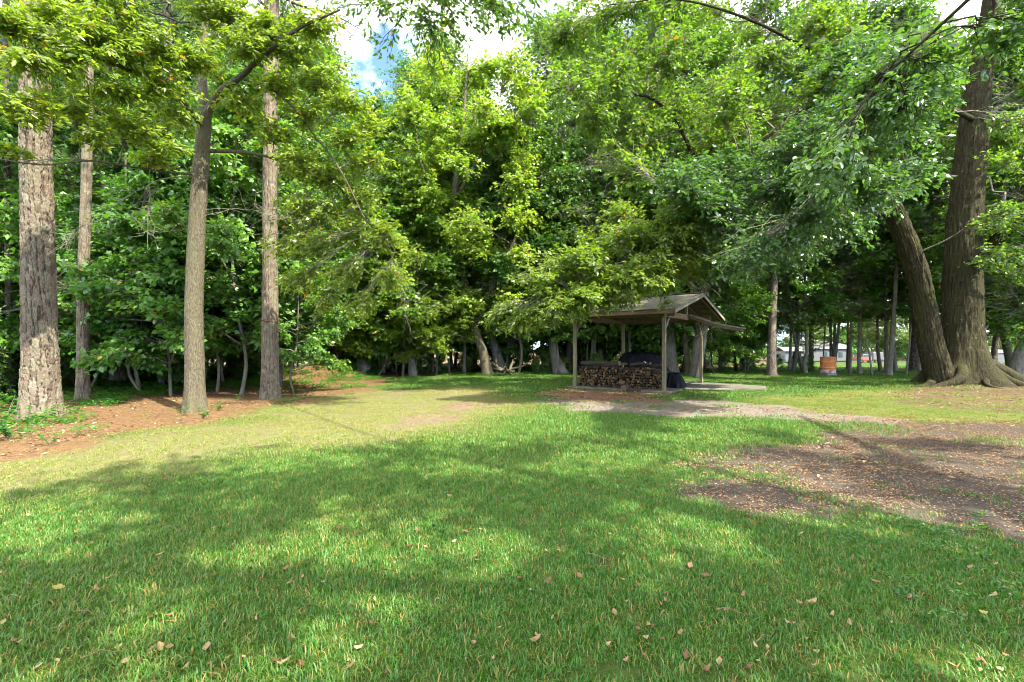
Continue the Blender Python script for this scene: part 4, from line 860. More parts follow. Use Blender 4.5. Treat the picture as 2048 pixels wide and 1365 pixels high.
T("broadleaf_tree", "dark stem leaning left out of the forked multi-stem tree", "tree", [(1608, 747), (1602, 722), (1594, 695), (1588, 670), (1580, 600)], [7, 6, 5, 5, 4], 'airy', LEAF_FOR, BARK_FOR, 14, .7)
T("broadleaf_tree", "straight dark trunk right of the orange drum", "tree", [(1695, 740), (1695, 715), (1696, 680), (1695, 560)], [7, 6, 6, 5], 'airy', LEAF_FOR, BARK_FOR, 17, .9)
T("pine_tree", "grey straight trunk between the drum and leaning stick", "tree", [(1720, 748), (1718, 715), (1719, 680), (1720, 560)], [10, 8, 8, 7], 'airy', LEAF_OAK, BARK_GREY, 19, 1.0, crown_dz=2)
T("broadleaf_tree", "bare thin stick of a sapling leaning left near the drum", "tree", [(1745, 751), (1741, 725), (1737, 700), (1731, 675)], [4.5, 4, 3.5, 3], None, None, BARK_GREY, 1, 1, grow_up=False)
T("pine_tree", "pale trunk leaning right, left of the huge oak", "tree", [(1778, 751), (1783, 700), (1787, 650), (1792, 560), (1800, 430)], [13, 11, 10, 9, 7], 'airy', LEAF_OAK, BARK_GREY, 18, .95, crown_dz=2)
T("broadleaf_tree", "dark trunk close beside the pale leaning trunk", "tree", [(1772, 747), (1773, 700), (1772, 650), (1770, 540)], [10, 9, 8, 7], 'airy', LEAF_FOR, BARK_FOR, 17, .9)
T("broadleaf_tree", "dark slanting trunk left of the pale leaning trunk", "tree", [(1762, 744), (1757, 712), (1755, 680), (1752, 560)], [9, 8, 7, 6], 'airy', LEAF_FOR, BARK_FOR, 17, .9)
T("pine_tree", "thick dark pine partly hidden by the huge oak's left trunk", "tree", [(1829, 744), (1829, 700), (1828, 650), (1827, 560), (1826, 420)], [25, 22, 21, 20, 18], 'tall_c', LEAF_OAK, BARK_PINE_D, 20, .9, crown_dz=3)
T("broadleaf_tree", "thin sapling stem leaning right against the huge oak", "tree", [(1812, 750), (1816, 715), (1820, 680), (1824, 600)], [5, 4.5, 4, 3.5], None, None, BARK_GREY, 5, 1)
T("broadleaf_tree", "pale grey trunk with flared foot right of the huge oak", "tree", [(2034, 764), (2036, 725), (2046, 690), (2060, 640), (2075, 560)], [38, 32, 28, 25, 22], 'tall_b', LEAF_FOR, BARK_GREY, 16, .9, flare=.5, sides=20)
T("broadleaf_tree", "greenish stem leaning left from the pale trunk at right edge", "tree", [(2026, 760), (2018, 715), (2008, 672), (2003, 640), (2000, 560)], [24, 20, 18, 15, 12], 'airy', LEAF_FOR, BARK_OAK, 14, .8)
T("pine_tree", "dark reddish pine leaning behind the huge oak on its right", "tree", [(1984, 745), (1988, 710), (1993, 660), (1998, 580), (2005, 420)], [17, 15, 14, 13, 11], 'airy', LEAF_OAK, BARK_PINE_D, 19, 1.0, crown_dz=3)
# broken snag
x0, y0 = G(726, 752); o = empty("tree_snag", (x0, y0, gz1(x0, y0)), "broken dead trunk snag wrapped in green vine", "dead tree")
g = Geo(); trunk_geo(g, [np.array([0, 0, -.1]), at(727, 720, y0) - [x0, y0, 0], at(724, 695, y0) - [x0, y0, 0], at(723, 676, y0) - [x0, y0, 0]], [.42, .27, .22, .02], 16, 30, 90, .4, .09)
link("trunk", g.mesh("trunk", [BARK_GREY], True), o)
bm, lm = crown_meshes('shrub', LEAF_IVY, BARK_FOR); c = link("vine", lm, o, scale=(.75, .75, .75)); c["kind"] = "stuff"
# young pine with browning needles by the drum
for (u, v, s, rz, lab) in ((1700, 748, 1.0, 0, "young pine with browning needles right of the orange drum"), (1625, 742, .7, 2, "small young pine with browning needles left of the drum"), (2030, 745, .8, 4, "young pine with rusty needles behind the huge oak's right side")):
    Y = F * 1.5 / (v - HOR); x = (u - 1024) / F * Y; o = empty("young_pine", (x, Y, gz1(x, Y)), lab, "tree")
    bm, lm = crown_meshes('young_pine', NEEDLE_BR, BARK_FOR); g = Geo(); trunk_geo(g, [np.array([0, 0, -.1]), np.array([.05, 0, 3]), np.array([0, 0, 6.8])], [.07, .05, .015], 8, 14, 3, .2, .004)
    link("trunk", g.mesh("trunk", [BARK_FOR], True), o, scale=(s,) * 3)
    for nm, mm in (("branches", bm), ("crown", lm)):
        c = link(nm, mm, o, scale=(s,) * 3, rot=(0, 0, rz))
        if nm == "crown": c["kind"] = "stuff"

# --- the rest of the wood: copies of four stems with shared crowns
STEM = {}
for key, H, r0, bk in (('tall_a', 18.2, .17, BARK_FOR), ('tall_b', 16.2, .14, BARK_GREY), ('tall_c', 20, .19, BARK_FOR), ('airy', 18, .13, BARK_GREY), ('sapling', 6, .045, BARK_FOR), ('sapling_b', 8.4, .06, BARK_FOR)):
    g = Geo(); r = np.random.default_rng(len(key) + int(H)); p = [np.array([0, 0, -.15])] + [np.array([r.normal(0, .12), r.normal(0, .12), H * t]) for t in (.12, .3, .5, .75)] + [np.array([0, 0, H])]
    trunk_geo(g, p, [r0, r0 * .85, r0 * .75, r0 * .6, r0 * .35, .02], 10, 24, int(H), .4, .012); STEM[key] = (g.mesh("trunk", [bk], True), bk)
def parts_of(key, mat):
    tm, bk = STEM[key]; bm, lm = crown_meshes(key, mat, bk); return [("trunk", tm, None), ("branches", bm, None), ("crown", lm, "stuff")]
fr = np.random.default_rng(2024); placed = []
def far_enough(x, y, d): return all((x - a) ** 2 + (y - b) ** 2 > d * d for a, b in placed)
def where_label(u, label, group):
    if "behind the left pines" in label:
        for lim, ph in ((70, "left of the thick pale pine"), (165, "between the thick pale pine and slim pine"), (390, "between the slim pine and pale oak"), (540, "between the pale oak and banded pine"), (9999, "right of the banded pine")):
            if u < lim: return label.replace("behind the left pines", ph), group.replace("behind the left pines", ph)
    if "behind the lawn" not in label: return label, group
    for lim, ph in ((250, "left of the pale oak trunk"), (560, "between the pale oak and the banded pine"), (720, "behind the ivy mound"), (880, "behind the crooked S-bent tree"), (1060, "behind the leaning yellow tree"), (1180, "left of the shelter"), (1300, "behind the firewood stack"), (9999, "behind the shelter's right half")):
        if u < lim: return label.replace("behind the lawn", ph), group + " " + ph
def sow(n, u0, u1, y0, y1, keys, mats, dmin, s0, s1, label, group, name="broadleaf_tree", cat="tree", tries=4000):
    k = t = 0
    while k < n and t < tries:
        t += 1; u = fr.uniform(u0, u1); Y = math.sqrt(fr.uniform(y0 * y0, y1 * y1)); x = (u - 1024) / F * Y
        if not far_enough(x, Y, dmin): continue
        placed.append((x, Y)); k += 1; lab_, grp_ = where_label(u, label, group); s = fr.uniform(s0, s1)
        copy_tree(parts_of(keys[fr.integers(len(keys))], mats[fr.integers(len(mats))]), name, lab_, cat, grp_, (x, Y, gz1(x, Y)), (s, s * fr.uniform(.92, 1.12)), fr.uniform(0, 6.28))
sow(40, -250, 1420, 28.5, 40, ['tall_a', 'tall_b', 'tall_a'], [LEAF_FOR, LEAF_UND, LEAF_OAK], 2.2, .9, 1.2, "leafy forest tree in the dense shaded wood behind the lawn", "trees deep in the wood")
sow(24, -350, 1400, 40, 62, ['tall_a', 'tall_c', 'tall_b'], [LEAF_FOR, LEAF_UND], 2.8, 1.0, 1.3, "leafy forest tree in the dense shaded wood behind the lawn", "trees deep in the wood")
sow(15, -500, 620, 18, 28, ['tall_b', 'tall_a'], [LEAF_UND, LEAF_FOR], 2.2, .75, .95, "shaded leafy tree in the wood behind the left pines", "trees behind the left pines")
sow(22, -450, 600, 14.5, 22, ['sapling', 'sapling_b'], [LEAF_UND], 1.3, .7, 1.1, "leafy understorey sapling in shade behind the left pines", "understorey saplings behind the left pines", "sapling")
sow(26, 560, 1500, 27, 33, ['sapling', 'sapling_b'], [LEAF_UND, LEAF_FOR], 1.4, .7, 1.15, "leafy sapling at the edge of the wood behind the lawn", "saplings along the wood edge", "sapling")
sow(11, 540, 900, 24.8, 28, ['sapling_b', 'sapling'], [LEAF_FOR, LEAF_UND, LEAF_YEL], 1.5, 1.05, 1.5, "sunlit leafy young tree on the lawn edge behind the crooked S-bent tree", "young trees on the lawn edge", "sapling")
sow(7, 1010, 1330, 26.5, 30, ['sapling_b'], [LEAF_FOR, LEAF_OAK], 1.6, 1.1, 1.5, "leafy young tree at the wood edge behind the shelter", "young trees behind the shelter", "sapling")
sow(8, 1440, 2150, 27.5, 33, ['airy'], [LEAF_FOR, LEAF_OAK], 2.2, .85, 1.05, "airy tree in the thin tree row before the far field", "trees before the far field")
sow(26, 1400, 2500, 98, 125, ['tall_a', 'tall_c', 'airy'], [LEAF_FOR, LEAF_OAK], 3.0, 1.1, 1.6, "hazy green tree beyond the far sunny field", "trees beyond the far field")
g = Geo(); trunk_geo(g, [np.array([0, 0, -.1]), np.array([.05, .02, 3.0]), np.array([-.03, .05, 7]), np.array([.02, 0, 11])], [.075, .06, .045, .02], 8, 18, 77, .3, .006); POLE = g.mesh("trunk", [BARK_GREY], True)
for k in range(42):
    u, Y = (fr.uniform(620, 1330), fr.uniform(27, 36)) if k < 32 else (fr.uniform(1420, 1760), fr.uniform(28, 31)); x = (u - 1024) / F * Y; s = fr.uniform(.6, 1.4)
    o = empty("bare_pole_tree", (x, Y, gz1(x, Y)), "slim bare stem among the trunks " + ("left of the shelter" if u < 1140 and k < 32 else "behind the shelter" if k < 32 else "before the far field"), "tree", "slim bare stems " + ("left of the shelter" if u < 1140 and k < 32 else "behind the shelter" if k < 32 else "before the far field"), fr.uniform(0, 6.28)); c = link("trunk", POLE, o, rot=(fr.normal(0, .05), fr.normal(0, .05), 0), scale=(s, s, 1))
sow(12, 2100, 3200, 24, 40, ['tall_b', 'airy'], [LEAF_FOR, LEAF_OAK], 3.0, .8, 1.0, "tree outside the right edge behind the huge oak", "trees right of the huge oak")
# shrubs
for k in range(126):
    if k < 12: u, Y = fr.uniform(-350, 60), fr.uniform(12, 19)
    elif k < 26: u, Y = fr.uniform(90, 700), fr.uniform(19, 27)
    elif k < 34: u, Y = fr.uniform(1430, 1640), fr.uniform(28.5, 31)
    elif k < 94: u, Y = fr.uniform(-200, 1480), fr.uniform(38, 75)
    else: u, Y = fr.uniform(1420, 2400), fr.uniform(97, 102)
    x = (u - 1024) / F * Y; s = fr.uniform(.6, 1.15) if k < 26 else fr.uniform(.35, .6) if k < 34 else fr.uniform(1.2, 2.0) if k < 94 else fr.uniform(1.8, 3.0)
    bm, lm = crown_meshes('shrub', LEAF_UND, BARK_FOR)
    copy_tree([("stems", bm, None), ("crown", lm, "stuff")], "shrub", "dense low shrub beside the thick pale pine at left edge" if k < 12 else "green shrub in the shaded undergrowth of the left wood" if k < 26 else "small green shrub before the far field right of the shelter" if k < 34 else "dark shrub deep in the shaded wood" if k < 94 else "bushy hedge shrub along the end of the far field", "shrub",
              "shrubs by the thick pine" if k < 12 else "undergrowth shrubs" if k < 26 else "shrubs before the far field" if k < 34 else "shrubs deep in the wood" if k < 94 else "hedge shrubs at the end of the far field", (x, Y, gz1(x, Y)), (s, s), fr.uniform(0, 6.28))

for k in range(26):
    u, Y = fr.uniform(640, 1330), fr.uniform(26.8, 31); x = (u - 1024) / F * Y; s_ = fr.uniform(.3, .62); bm, lm = crown_meshes('shrub', LEAF_FOR, BARK_FOR)
    ph = "left of the leaning yellow tree" if u < 960 else "between the leaning yellow tree and shelter" if u < 1140 else "behind the shelter"
    copy_tree([("stems", bm, None), ("crown", lm, "stuff")], "shrub", "knee high green bush at the wood edge " + ph, "shrub", "low bushes at the wood edge " + ph, (x, Y, gz1(x, Y)), (s_, s_), fr.uniform(0, 6.28))
# ------------------------------------------------------------------ shelter
P1 = np.array([4.96, 15.77]); ax_a = np.array([-.80, .60]); ax_b = np.array([.60, .80])
RZ = math.atan2(ax_a[1], ax_a[0])            # local x runs along the stack (s), local -y runs back (t)
GZS = 0.0
def wood_mat(name, c1, c2, c3, sc=(3, 3, 3), rough=.85):
    m, N, Lk = new_mat(name); v = objcoord(N, Lk, sc); n = noise(N, Lk, v, 5, 6, .7); r = ramp(N, [(.3, c1), (.5, c2), (.72, c3)]); Lk.new(n, r.inputs[0])
    v2 = objcoord(N, Lk); n2 = noise(N, Lk, v2, 2.5, 4, .6); r2 = ramp(N, [(.5, (0, 0, 0)), (.7, (.5,) * 3)]); Lk.new(n2, r2.inputs[0])
    out(N, Lk, principled(N, Lk, mixrgb(N, Lk, r2.outputs[0], r.outputs[0], (.14, .14, .065)), rough, .2, bump(N, Lk, n, .6, .006))); return m
WOOD_V = wood_mat("weathered_post_wood", (.075, .06, .032), (.135, .112, .062), (.21, .175, .105), (9, 9, 1))
WOOD_X = wood_mat("weathered_beam_wood", (.065, .042, .023), (.115, .076, .042), (.18, .13, .078), (1.2, 4, 9))
WOOD_G = wood_mat("grey_board_wood", (.11, .095, .07), (.18, .16, .125), (.26, .24, .195), (3, 3, 3))
def roof_mat():
    m, N, Lk = new_mat("weathered_corrugated_metal"); v = objcoord(N, Lk, (4, 1, 1)); n = noise(N, Lk, v, 3, 6, .7)
    r = ramp(N, [(.25, (.055, .048, .032)), (.5, (.10, .092, .065)), (.75, (.18, .17, .14))]); Lk.new(n, r.inputs[0])
    v2 = objcoord(N, Lk); n2 = noise(N, Lk, v2, 6, 5, .7); r2 = ramp(N, [(.5, (0, 0, 0)), (.66, (.8,) * 3)]); Lk.new(n2, r2.inputs[0])
    out(N, Lk, principled(N, Lk, mixrgb(N, Lk, r2.outputs[0], r.outputs[0], (.12, .085, .05)), .6, .4, None, .25)); return m
TIN = roof_mat()
sh = empty("picnic_shelter", (P1[0], P1[1], GZS), "small open timber shelter with corrugated gable roof over firewood", "shelter", None, RZ)
def lp(s, t, z): return np.array([s, -t, z], float)          # shelter coordinates: s along the stack, t to the back
def beam_mesh(name, p, q, w, h, mat, up=(0, 0, 1)):
    p, q = np.asarray(p, float), np.asarray(q, float); d = nrm(q - p); up = np.array(up, float)
    if abs(d @ up) > .95: up = np.array([1.0, 0, 0])
    sd_ = nrm(np.cross(d, up)); u_ = np.cross(sd_, d); V = []; c = min(w, h) * .08
    for e, pt in ((0, p), (1, q)):
        for (a, b) in ((-1, -1), (1, -1), (1, 1), (-1, 1)):
            V.append(pt + sd_ * a * (w / 2 - c) + u_ * b * h / 2); V.append(pt + sd_ * a * w / 2 + u_ * b * (h / 2 - c))
    # ring order round the section
    ring = [0, 2, 3, 5, 4, 6, 7, 1]; f4 = []
    for k in range(8): a, b = ring[k], ring[(k + 1) % 8]; f4.append([a, b, b + 8, a + 8])
    g = Geo(); V = np.array(V); g.add(V, np.array(f4)); g2 = []
    me = bpy.data.meshes.new(name); faces = [tuple(x) for x in f4] + [tuple(ring[::-1]), tuple(x + 8 for x in ring)]
    me.from_pydata([tuple(v) for v in V], [], faces); me.materials.append(mat); me.update(); return me
def beam(name, p, q, w, h, mat, parent, **k): return link(name, beam_mesh(name, p, q, w, h, mat, **k), parent)
TB = 4.25; SA = 3.3; ZB = 2.60
for (s, t, lean) in ((0, 0, 0), (SA, 0, .02), (SA, TB, 0), (0, TB, .03)):
    beam("post", lp(s, t, -.05), lp(s + lean, t, ZB - .06), .115, .115, WOOD_V, sh)
for t in (0, TB): beam("beam", lp(-.35, t, ZB), lp(SA + .35, t, ZB), .05, .19, WOOD_X, sh)
for s in (-.08, SA + .08): beam("tie_beam", lp(s, -.25, ZB - .02), lp(s, TB + .25, ZB - .02), .05, .19, WOOD_X, sh)
TR, ZR, TE0, TE1, ZE = TB / 2 + .02, 3.40, -.92, TB + .95, 2.66
def roof_z(t): return ZR - (ZR - ZE) * abs(t - TR) / (TR - TE0)
for s in np.linspace(-.52, SA + .52, 7):
    for te in (TE0, TE1):
        beam("rafter", lp(s, TR, ZR - .09), lp(s, te, ZE - .07), .045, .11, WOOD_X, sh)
beam("ridge_beam", lp(-.55, TR, ZR - .11), lp(SA + .55, TR, ZR - .11), .045, .15, WOOD_X, sh)
for s in (-.06, SA + .06): beam("king_post", lp(s, TR, ZB), lp(s, TR, ZR - .1), .09, .09, WOOD_V, sh)
for tt in np.linspace(.5, 3.0, 5):
    for sg in (-1, 1): beam("purlin", lp(-.6, TR + sg * tt, roof_z(TR + sg * tt) - .026), lp(SA + .6, TR + sg * tt, roof_z(TR + sg * tt) - .026), .07, .02, WOOD_X, sh)
for te in (TE0, TE1): beam("barge_board", lp(-.66, TR, ZR - .04), lp(-.66, te, ZE - .04), .025, .15, WOOD_G, sh); beam("barge_board", lp(SA + .66, TR, ZR - .04), lp(SA + .66, te, ZE - .04), .025, .15, WOOD_G, sh)
for te in (TE0, TE1): beam("fascia_board", lp(-.62, te, ZE - .06), lp(SA + .62, te, ZE - .06), .022, .13, WOOD_X, sh)
for (s, t, ds, dt) in ((0, 0, 0, .5), (0, TB, 0, -.4), (SA, 0, 0, .5), (0, TB, -.35, 0)):
    beam("knee_brace", lp(s, t, ZB - .62), lp(s + ds, t + dt, ZB - .10), .035, .07, WOOD_G, sh)
def tin_panel(name, s0, s1, pa, pb, mat, sag=0.0, wl=.076, amp=.009):
    """corrugated sheet between two lines: pa(s) upper edge, pb(s) lower edge"""
    n = int((s1 - s0) / wl * 8) + 1; ss = np.linspace(s0, s1, n); rows = []
    for f in np.linspace(0, 1, 5):
        rows.append(np.array([pa(s) * (1 - f) + pb(s) * f + np.array([0, 0, amp * math.sin(2 * math.pi * s / wl) - sag * math.sin(math.pi * f)]) for s in ss]))
    V = np.concatenate(rows); V = np.concatenate([V, V - np.array([0, 0, .003])])
    i = (np.arange(4)[:, None] * n + np.arange(n - 1)[None, :]).ravel(); f1 = np.stack([i, i + 1, i + 1 + n, i + n], 1); f2 = f1[:, ::-1] + 5 * n
    g = Geo(); g.add(V, np.concatenate([f1, f2])); return g.mesh(name, [mat], True)
edges = np.linspace(-.70, SA + .70, 8)
for k in range(7):
    for te in (TE0 - .06, TE1 + .06):
        dz = .006 * (k % 2); j = random.Random(k + int(te)).uniform(-.03, .03)
        me_ = tin_panel("roof_panel", edges[k], edges[k + 1] + .04, lambda s: lp(s, TR, ZR + .015 + dz), lambda s, te=te, j=j: lp(s, te + j, ZE + .012 + dz), TIN, .01)
        link("roof_panel", me_, sh)
beam("ridge_cap", lp(-.71, TR, ZR + .035), lp(SA + .75, TR, ZR + .035), .24, .014, TIN, sh)
# sagging awning sheet on the gable end
Aw = [lp(-.2, 2.2, 2.68), lp(-2.0, 2.2, 2.15), lp(-1.75, 2.95, 2.14), lp(-.2, 4.2, 2.55)]
me_ = tin_panel("awning_sheet", 0, 2, lambda s: Aw[0] * (1 - s / 2) + Aw[3] * (s / 2), lambda s: Aw[1] * (1 - s / 2) + Aw[2] * (s / 2), TIN, .10); link("awning_sheet", me_, sh)
beam("awning_rafter", Aw[0] + [0, -.03, -.09], (Aw[0] + Aw[1]) / 2 + [0, -.03, -.17], .04, .13, WOOD_X, sh); beam("awning_rafter", (Aw[0] + Aw[1]) / 2 + [0, -.03, -.17], Aw[1] + [.05, -.03, -.07], .04, .11, WOOD_X, sh)
beam("awning_edge_board", Aw[0] + [.02, .02, -.012], (Aw[0] + Aw[1]) / 2 + [0, .02, -.10], .022, .055, WOOD_G, sh); beam("awning_edge_board", (Aw[0] + Aw[1]) / 2 + [0, .02, -.10], Aw[1] + [-.02, .02, -.02], .022, .05, WOOD_G, sh)
beam("awning_beam", Aw[3] + [0, 0, -.1], Aw[2] + [0, 0, -.06], .04, .09, WOOD_X, sh)
BRASS = plain_mat("tan_plastic", (.42, .33, .12), .5)
bx_ = beam("wall_box", lp(.0, TB - .085, 2.0), lp(.0, TB - .085, 2.16), .09, .05, BRASS, sh)
# slab
CONC = plain_mat("old_concrete", (.10, .094, .068), .9, nscale=4, var=.5, bmp=.5, bd=.01)
def prism(name, poly, z0, z1, mat, parent=None):
    n = len(poly); V = [(x, y, z0) for x, y in poly] + [(x, y, z1) for x, y in poly]
    me = bpy.data.meshes.new(name); me.from_pydata(V, [], [tuple(range(n))[::-1], tuple(range(n, 2 * n))] + [(k, (k + 1) % n, (k + 1) % n + n, k + n) for k in range(n)])
    me.materials.append(mat); me.update(); return link(name, me, parent)
def jag(pts, r, amp=.03, m=6):
    o_ = []
    for k in range(len(pts)):
        a, b = np.array(pts[k]), np.array(pts[(k + 1) % len(pts)])
        for q in range(m): o_.append(tuple(a + (b - a) * q / m + np.array([r.uniform(-amp, amp), r.uniform(-amp, amp)])))
    return o_
rj = random.Random(3)
sl = prism("concrete_slab", jag([(SA + .3, .22), (-.25, .22), (-.3, -1.25), (-2.5, -2.9), (-2.3, -4.2), (-.3, -4.6), (SA + .3, -4.6)], rj), -.2, .085, CONC)
sl.location = (P1[0], P1[1], 0); sl.rotation_euler = (0, 0, RZ); tag(sl, "stained concrete slab under and beside the timber shelter", "slab")
pl = beam("plank", lp(-.35, 1.05, .105), lp(-1.75, 1.65, .10), .24, .045, WOOD_G, None); pl.location = (P1[0], P1[1], 0); pl.rotation_euler = (0, 0, RZ); tag(pl, "grey weathered plank lying along the slab edge", "plank")

# ------------------------------------------------------------------ firewood
def log_mats():
    m, N, Lk = new_mat("log_end"); v = objcoord(N, Lk); oi = N.new("ShaderNodeObjectInfo"); n = noise(N, Lk, v, 14, 5, .7)
    w = N.new("ShaderNodeTexWave"); w.wave_type = 'RINGS'; w.rings_direction = 'Y'; w.inputs['Scale'].default_value = 30; w.inputs['Distortion'].default_value = 3; Lk.new(v, w.inputs['Vector'])
    r = ramp(N, [(0, (.045, .03, .013)), (.35, (.08, .05, .022)), (.7, (.12, .075, .034)), (.9, (.18, .115, .055)), (1, (.15, .075, .045))]); Lk.new(oi.outputs['Random'], r.inputs[0])
    r2 = ramp(N, [(.3, (.45,) * 3), (.7, (1.1,) * 3)]); Lk.new(n, r2.inputs[0]); c = mixrgb(N, Lk, 1, r.outputs[0], r2.outputs[0], 'MULTIPLY')
    r3 = ramp(N, [(0, (.75,) * 3), (1, (1.0,) * 3)]); Lk.new(w.outputs['Fac'], r3.inputs[0]); c = mixrgb(N, Lk, 1, c, r3.outputs[0], 'MULTIPLY')
    out(N, Lk, principled(N, Lk, c, .9, .15)); return m
LOG_END = log_mats(); LOG_BARK = plain_mat("log_bark", (.036, .025, .017), .92, nscale=16, var=.6, bmp=.9, bd=.01)
def log_mesh(kind, seed):
    r = random.Random(seed); n = 9
    if kind == 0: sec = [(math.cos(2 * math.pi * k / n) * r.uniform(.88, 1.06), math.sin(2 * math.pi * k / n) * r.uniform(.88, 1.06)) for k in range(n)]
    elif kind == 1: sec = [(math.cos(math.pi * k / 6) * r.uniform(.95, 1.1), math.sin(math.pi * k / 6) * r.uniform(.95, 1.1) - .4) for k in range(7)] + [(-.4, -.5), (.4, -.46)]
    else: sec = [(math.cos(math.radians(75) * k / 4 + .4) * 1.5 - .6, math.sin(math.radians(75) * k / 4 + .4) * 1.5 - .75) for k in range(5)] + [(-.6, .1), (-.7, -.75), (.1, -.72)]
    V, n = [], len(sec)
    for y, s in ((-.5, 1), (-.15, 1.04), (.2, .97), (.5, 1)): V += [(x * s + r.uniform(-.02, .02), y, z * s) for x, z in sec]
    f = [tuple(range(n)), tuple(range(3 * n, 4 * n))[::-1]]; mi = [0, 0]
    for q in range(3):
        for k in range(n): f.append((q * n + (k + 1) % n, q * n + k, q * n + n + k, q * n + n + (k + 1) % n)); mi.append(1)
    me = bpy.data.meshes.new("firewood_log"); me.from_pydata(V, [], f); me.materials.append(LOG_END); me.materials.append(LOG_BARK); me.polygons.foreach_set("material_index", mi); me.update(); return me
LOGS = [log_mesh(k, 10 * k + q) for k in (0, 0, 1, 2) for q in range(2)]
rw = random.Random(12); zrow = .085 + .05; nlog = 0; row = 0
Rm = Matrix.Rotation(RZ, 4, 'Z'); Tm = Matrix.Translation((P1[0], P1[1], 0))
def put_log(s, t, z, rad, L, roll, yaw=0, pitch=0, lab=None, grp="split firewood logs of the stack", me_=None):
    o = link("firewood_log", me_ or LOGS[rw.randrange(len(LOGS))]); o.matrix_world = Tm @ Rm @ Matrix.Translation(lp(s, t, z)) @ Matrix.Rotation(yaw, 4, 'Z') @ Matrix.Rotation(pitch, 4, 'X') @ Matrix.Rotation(roll, 4, 'Y') @ Matrix.Diagonal((rad, L, rad, 1))
    return tag(o, lab or "cut firewood log end in the long stack under the shelter", "log", grp)
def where_log(s, z):
    return ("lowest" if z < .2 else "low" if z < .4 else "middle" if z < .6 else "upper") + " rows at the " + ("right end" if s < .8 else "right half" if s < 1.65 else "left half" if s < 2.5 else "left end") + " of the stack"
while zrow < .83:
    s = .10 + (row % 2) * .05; d0 = rw.uniform(.09, .105)
    top_lim = SA - .05
    while s < top_lim:
        d = d0 * rw.uniform(.72, 1.3) * (.9 if s < 1.2 else 1.0)
        if not (zrow > .70 and rw.random() < .38):
            put_log(s + d / 2, .42 + rw.uniform(-.06, .05), zrow + rw.uniform(-.012, .012), d / 2 * .97, rw.uniform(.38, .46), rw.uniform(0, 6.28), rw.uniform(-.1, .1), rw.uniform(-.05, .05), "cut firewood log end in the " + where_log(s, zrow), "stack logs in the " + where_log(s, zrow)); nlog += 1
        s += d * 1.0
    zrow += d0 * .90; row += 1
BIGLOG = log_mesh(0, 77)
put_log(2.75, .42, .92, .085, 1.0, .3, math.pi / 2 + .08, .04, "long thick round log lying across the left top of the stack", None, BIGLOG)
put_log(2.05, .40, .90, .10, .7, 1.3, math.pi / 2 - .2, .1, "short thick log lying on top of the stack, middle left", None, BIGLOG)
put_log(1.45, -.12, .16, .10, .46, .5, .5, .75, "log tipped on end, leaning against the front of the stack", None, BIGLOG)
put_log(1.25, -.18, .11, .135, .24, .9, -.25, .0, "thick round log slice lying before the stack", None, log_mesh(0, 78))
put_log(.95, -.20, .07, .09, .5, .9, math.pi / 2 + .1, .0, "barky split log lying on the ground before the stack", None, log_mesh(1, 79))
put_log(.7, .30, .62, .045, .5, .2, .9, .7, "thin pale stick of firewood slanting across the stack face", None, BIGLOG)
for (s, z, y) in ((.35, .9, 1.2), (.75, .92, .9), (1.1, .93, 1.7)): put_log(s, .42, z, .055, .5, 1, y, .12, "loose split log lying crosswise on the right top of the stack", "loose logs on top of the stack", LOGS[5])

# ------------------------------------------------------------------ tarp covered grill
def tarp_mat():
    m, N, Lk = new_mat("black_tarp"); v = objcoord(N, Lk); n = noise(N, Lk, v, 7, 5, .6); r = ramp(N, [(.3, (.002, .002, .0025)), (.75, (.007, .008, .011))]); Lk.new(n, r.inputs[0])
    out(N, Lk, principled(N, Lk, r.outputs[0], .55, .12, bump(N, Lk, n, .7, .03))); return m
TARP = tarp_mat(); gr_ = empty("covered_grill", (P1[0] + ax_a[0] * 1.75 + ax_b[0] * 2.3, P1[1] + ax_a[1] * 1.75 + ax_b[1] * 2.3, .085), "large grill hidden under a black draped plastic cover", "grill", None, RZ)
def drape(name, hx, hy, tx, ty, H, seed, offx=0, pl=9):
    nth, nl = 96, 22; th = np.linspace(0, 2 * np.pi, nth, endpoint=False); V = []; r = np.random.default_rng(seed)
    ph = r.uniform(0, 6.28, 4)
    for k in range(nl):
        f = k / (nl - 1); w = f ** 1.25 if f < .8 else .757 + (f - .8) * 1.215; X = hx * (1 - w) + tx * w; Yv = hy * (1 - w) + ty * w; z = H * min(1, f / .84) if f < .84 else H
        sh_ = 1.0 if f < .84 else max(.0, 1 - (f - .84) / .16)
        c, s = np.cos(th), np.sin(th); q = (np.abs(c) ** 3.2 + np.abs(s) ** 3.2) ** (-1 / 3.2)
        fold = 1 + (.07 * np.cos(pl * th + ph[0] + 2 * f) + .04 * np.cos((pl + 5) * th + ph[1] - 3 * f)) * (1 - .75 * f)
        V.append(np.stack([c * q * X * fold * sh_ + offx * w, s * q * Yv * fold * sh_, np.full(nth, z) + .03 * np.cos(3 * th + ph[2]) * (f > .3) * (f < .95) + (.02 if f >= .84 else 0) * (1 - sh_)], 1))
    V = np.concatenate(V); i = np.arange(nl - 1)[:, None] * nth; j = np.arange(nth)[None, :]; j2 = (j + 1) % nth
    g = Geo(); g.add(V, np.stack([i + j, i + j2, i + nth + j2, i + nth + j], -1).reshape(-1, 4)); return g.mesh(name, [TARP], True)
cov = link("cover", drape("cover", 1.25, .60, .50, .24, 1.20, 4, -.02), gr_)
WHITE = plain_mat("pale_mark_white", (.72, .75, .78), .6, var=.1)
for k, (x, z, w) in enumerate(((-.38, .86, .10), (-.46, .80, .13), (-.40, .75, .06))):       # short pale strips on the cover
    mk = beam("pale_mark", np.array([x + w / 2, .44 - .0, z + .02]), np.array([x - w / 2, .47, z - .02]), .006, .022, WHITE, cov)
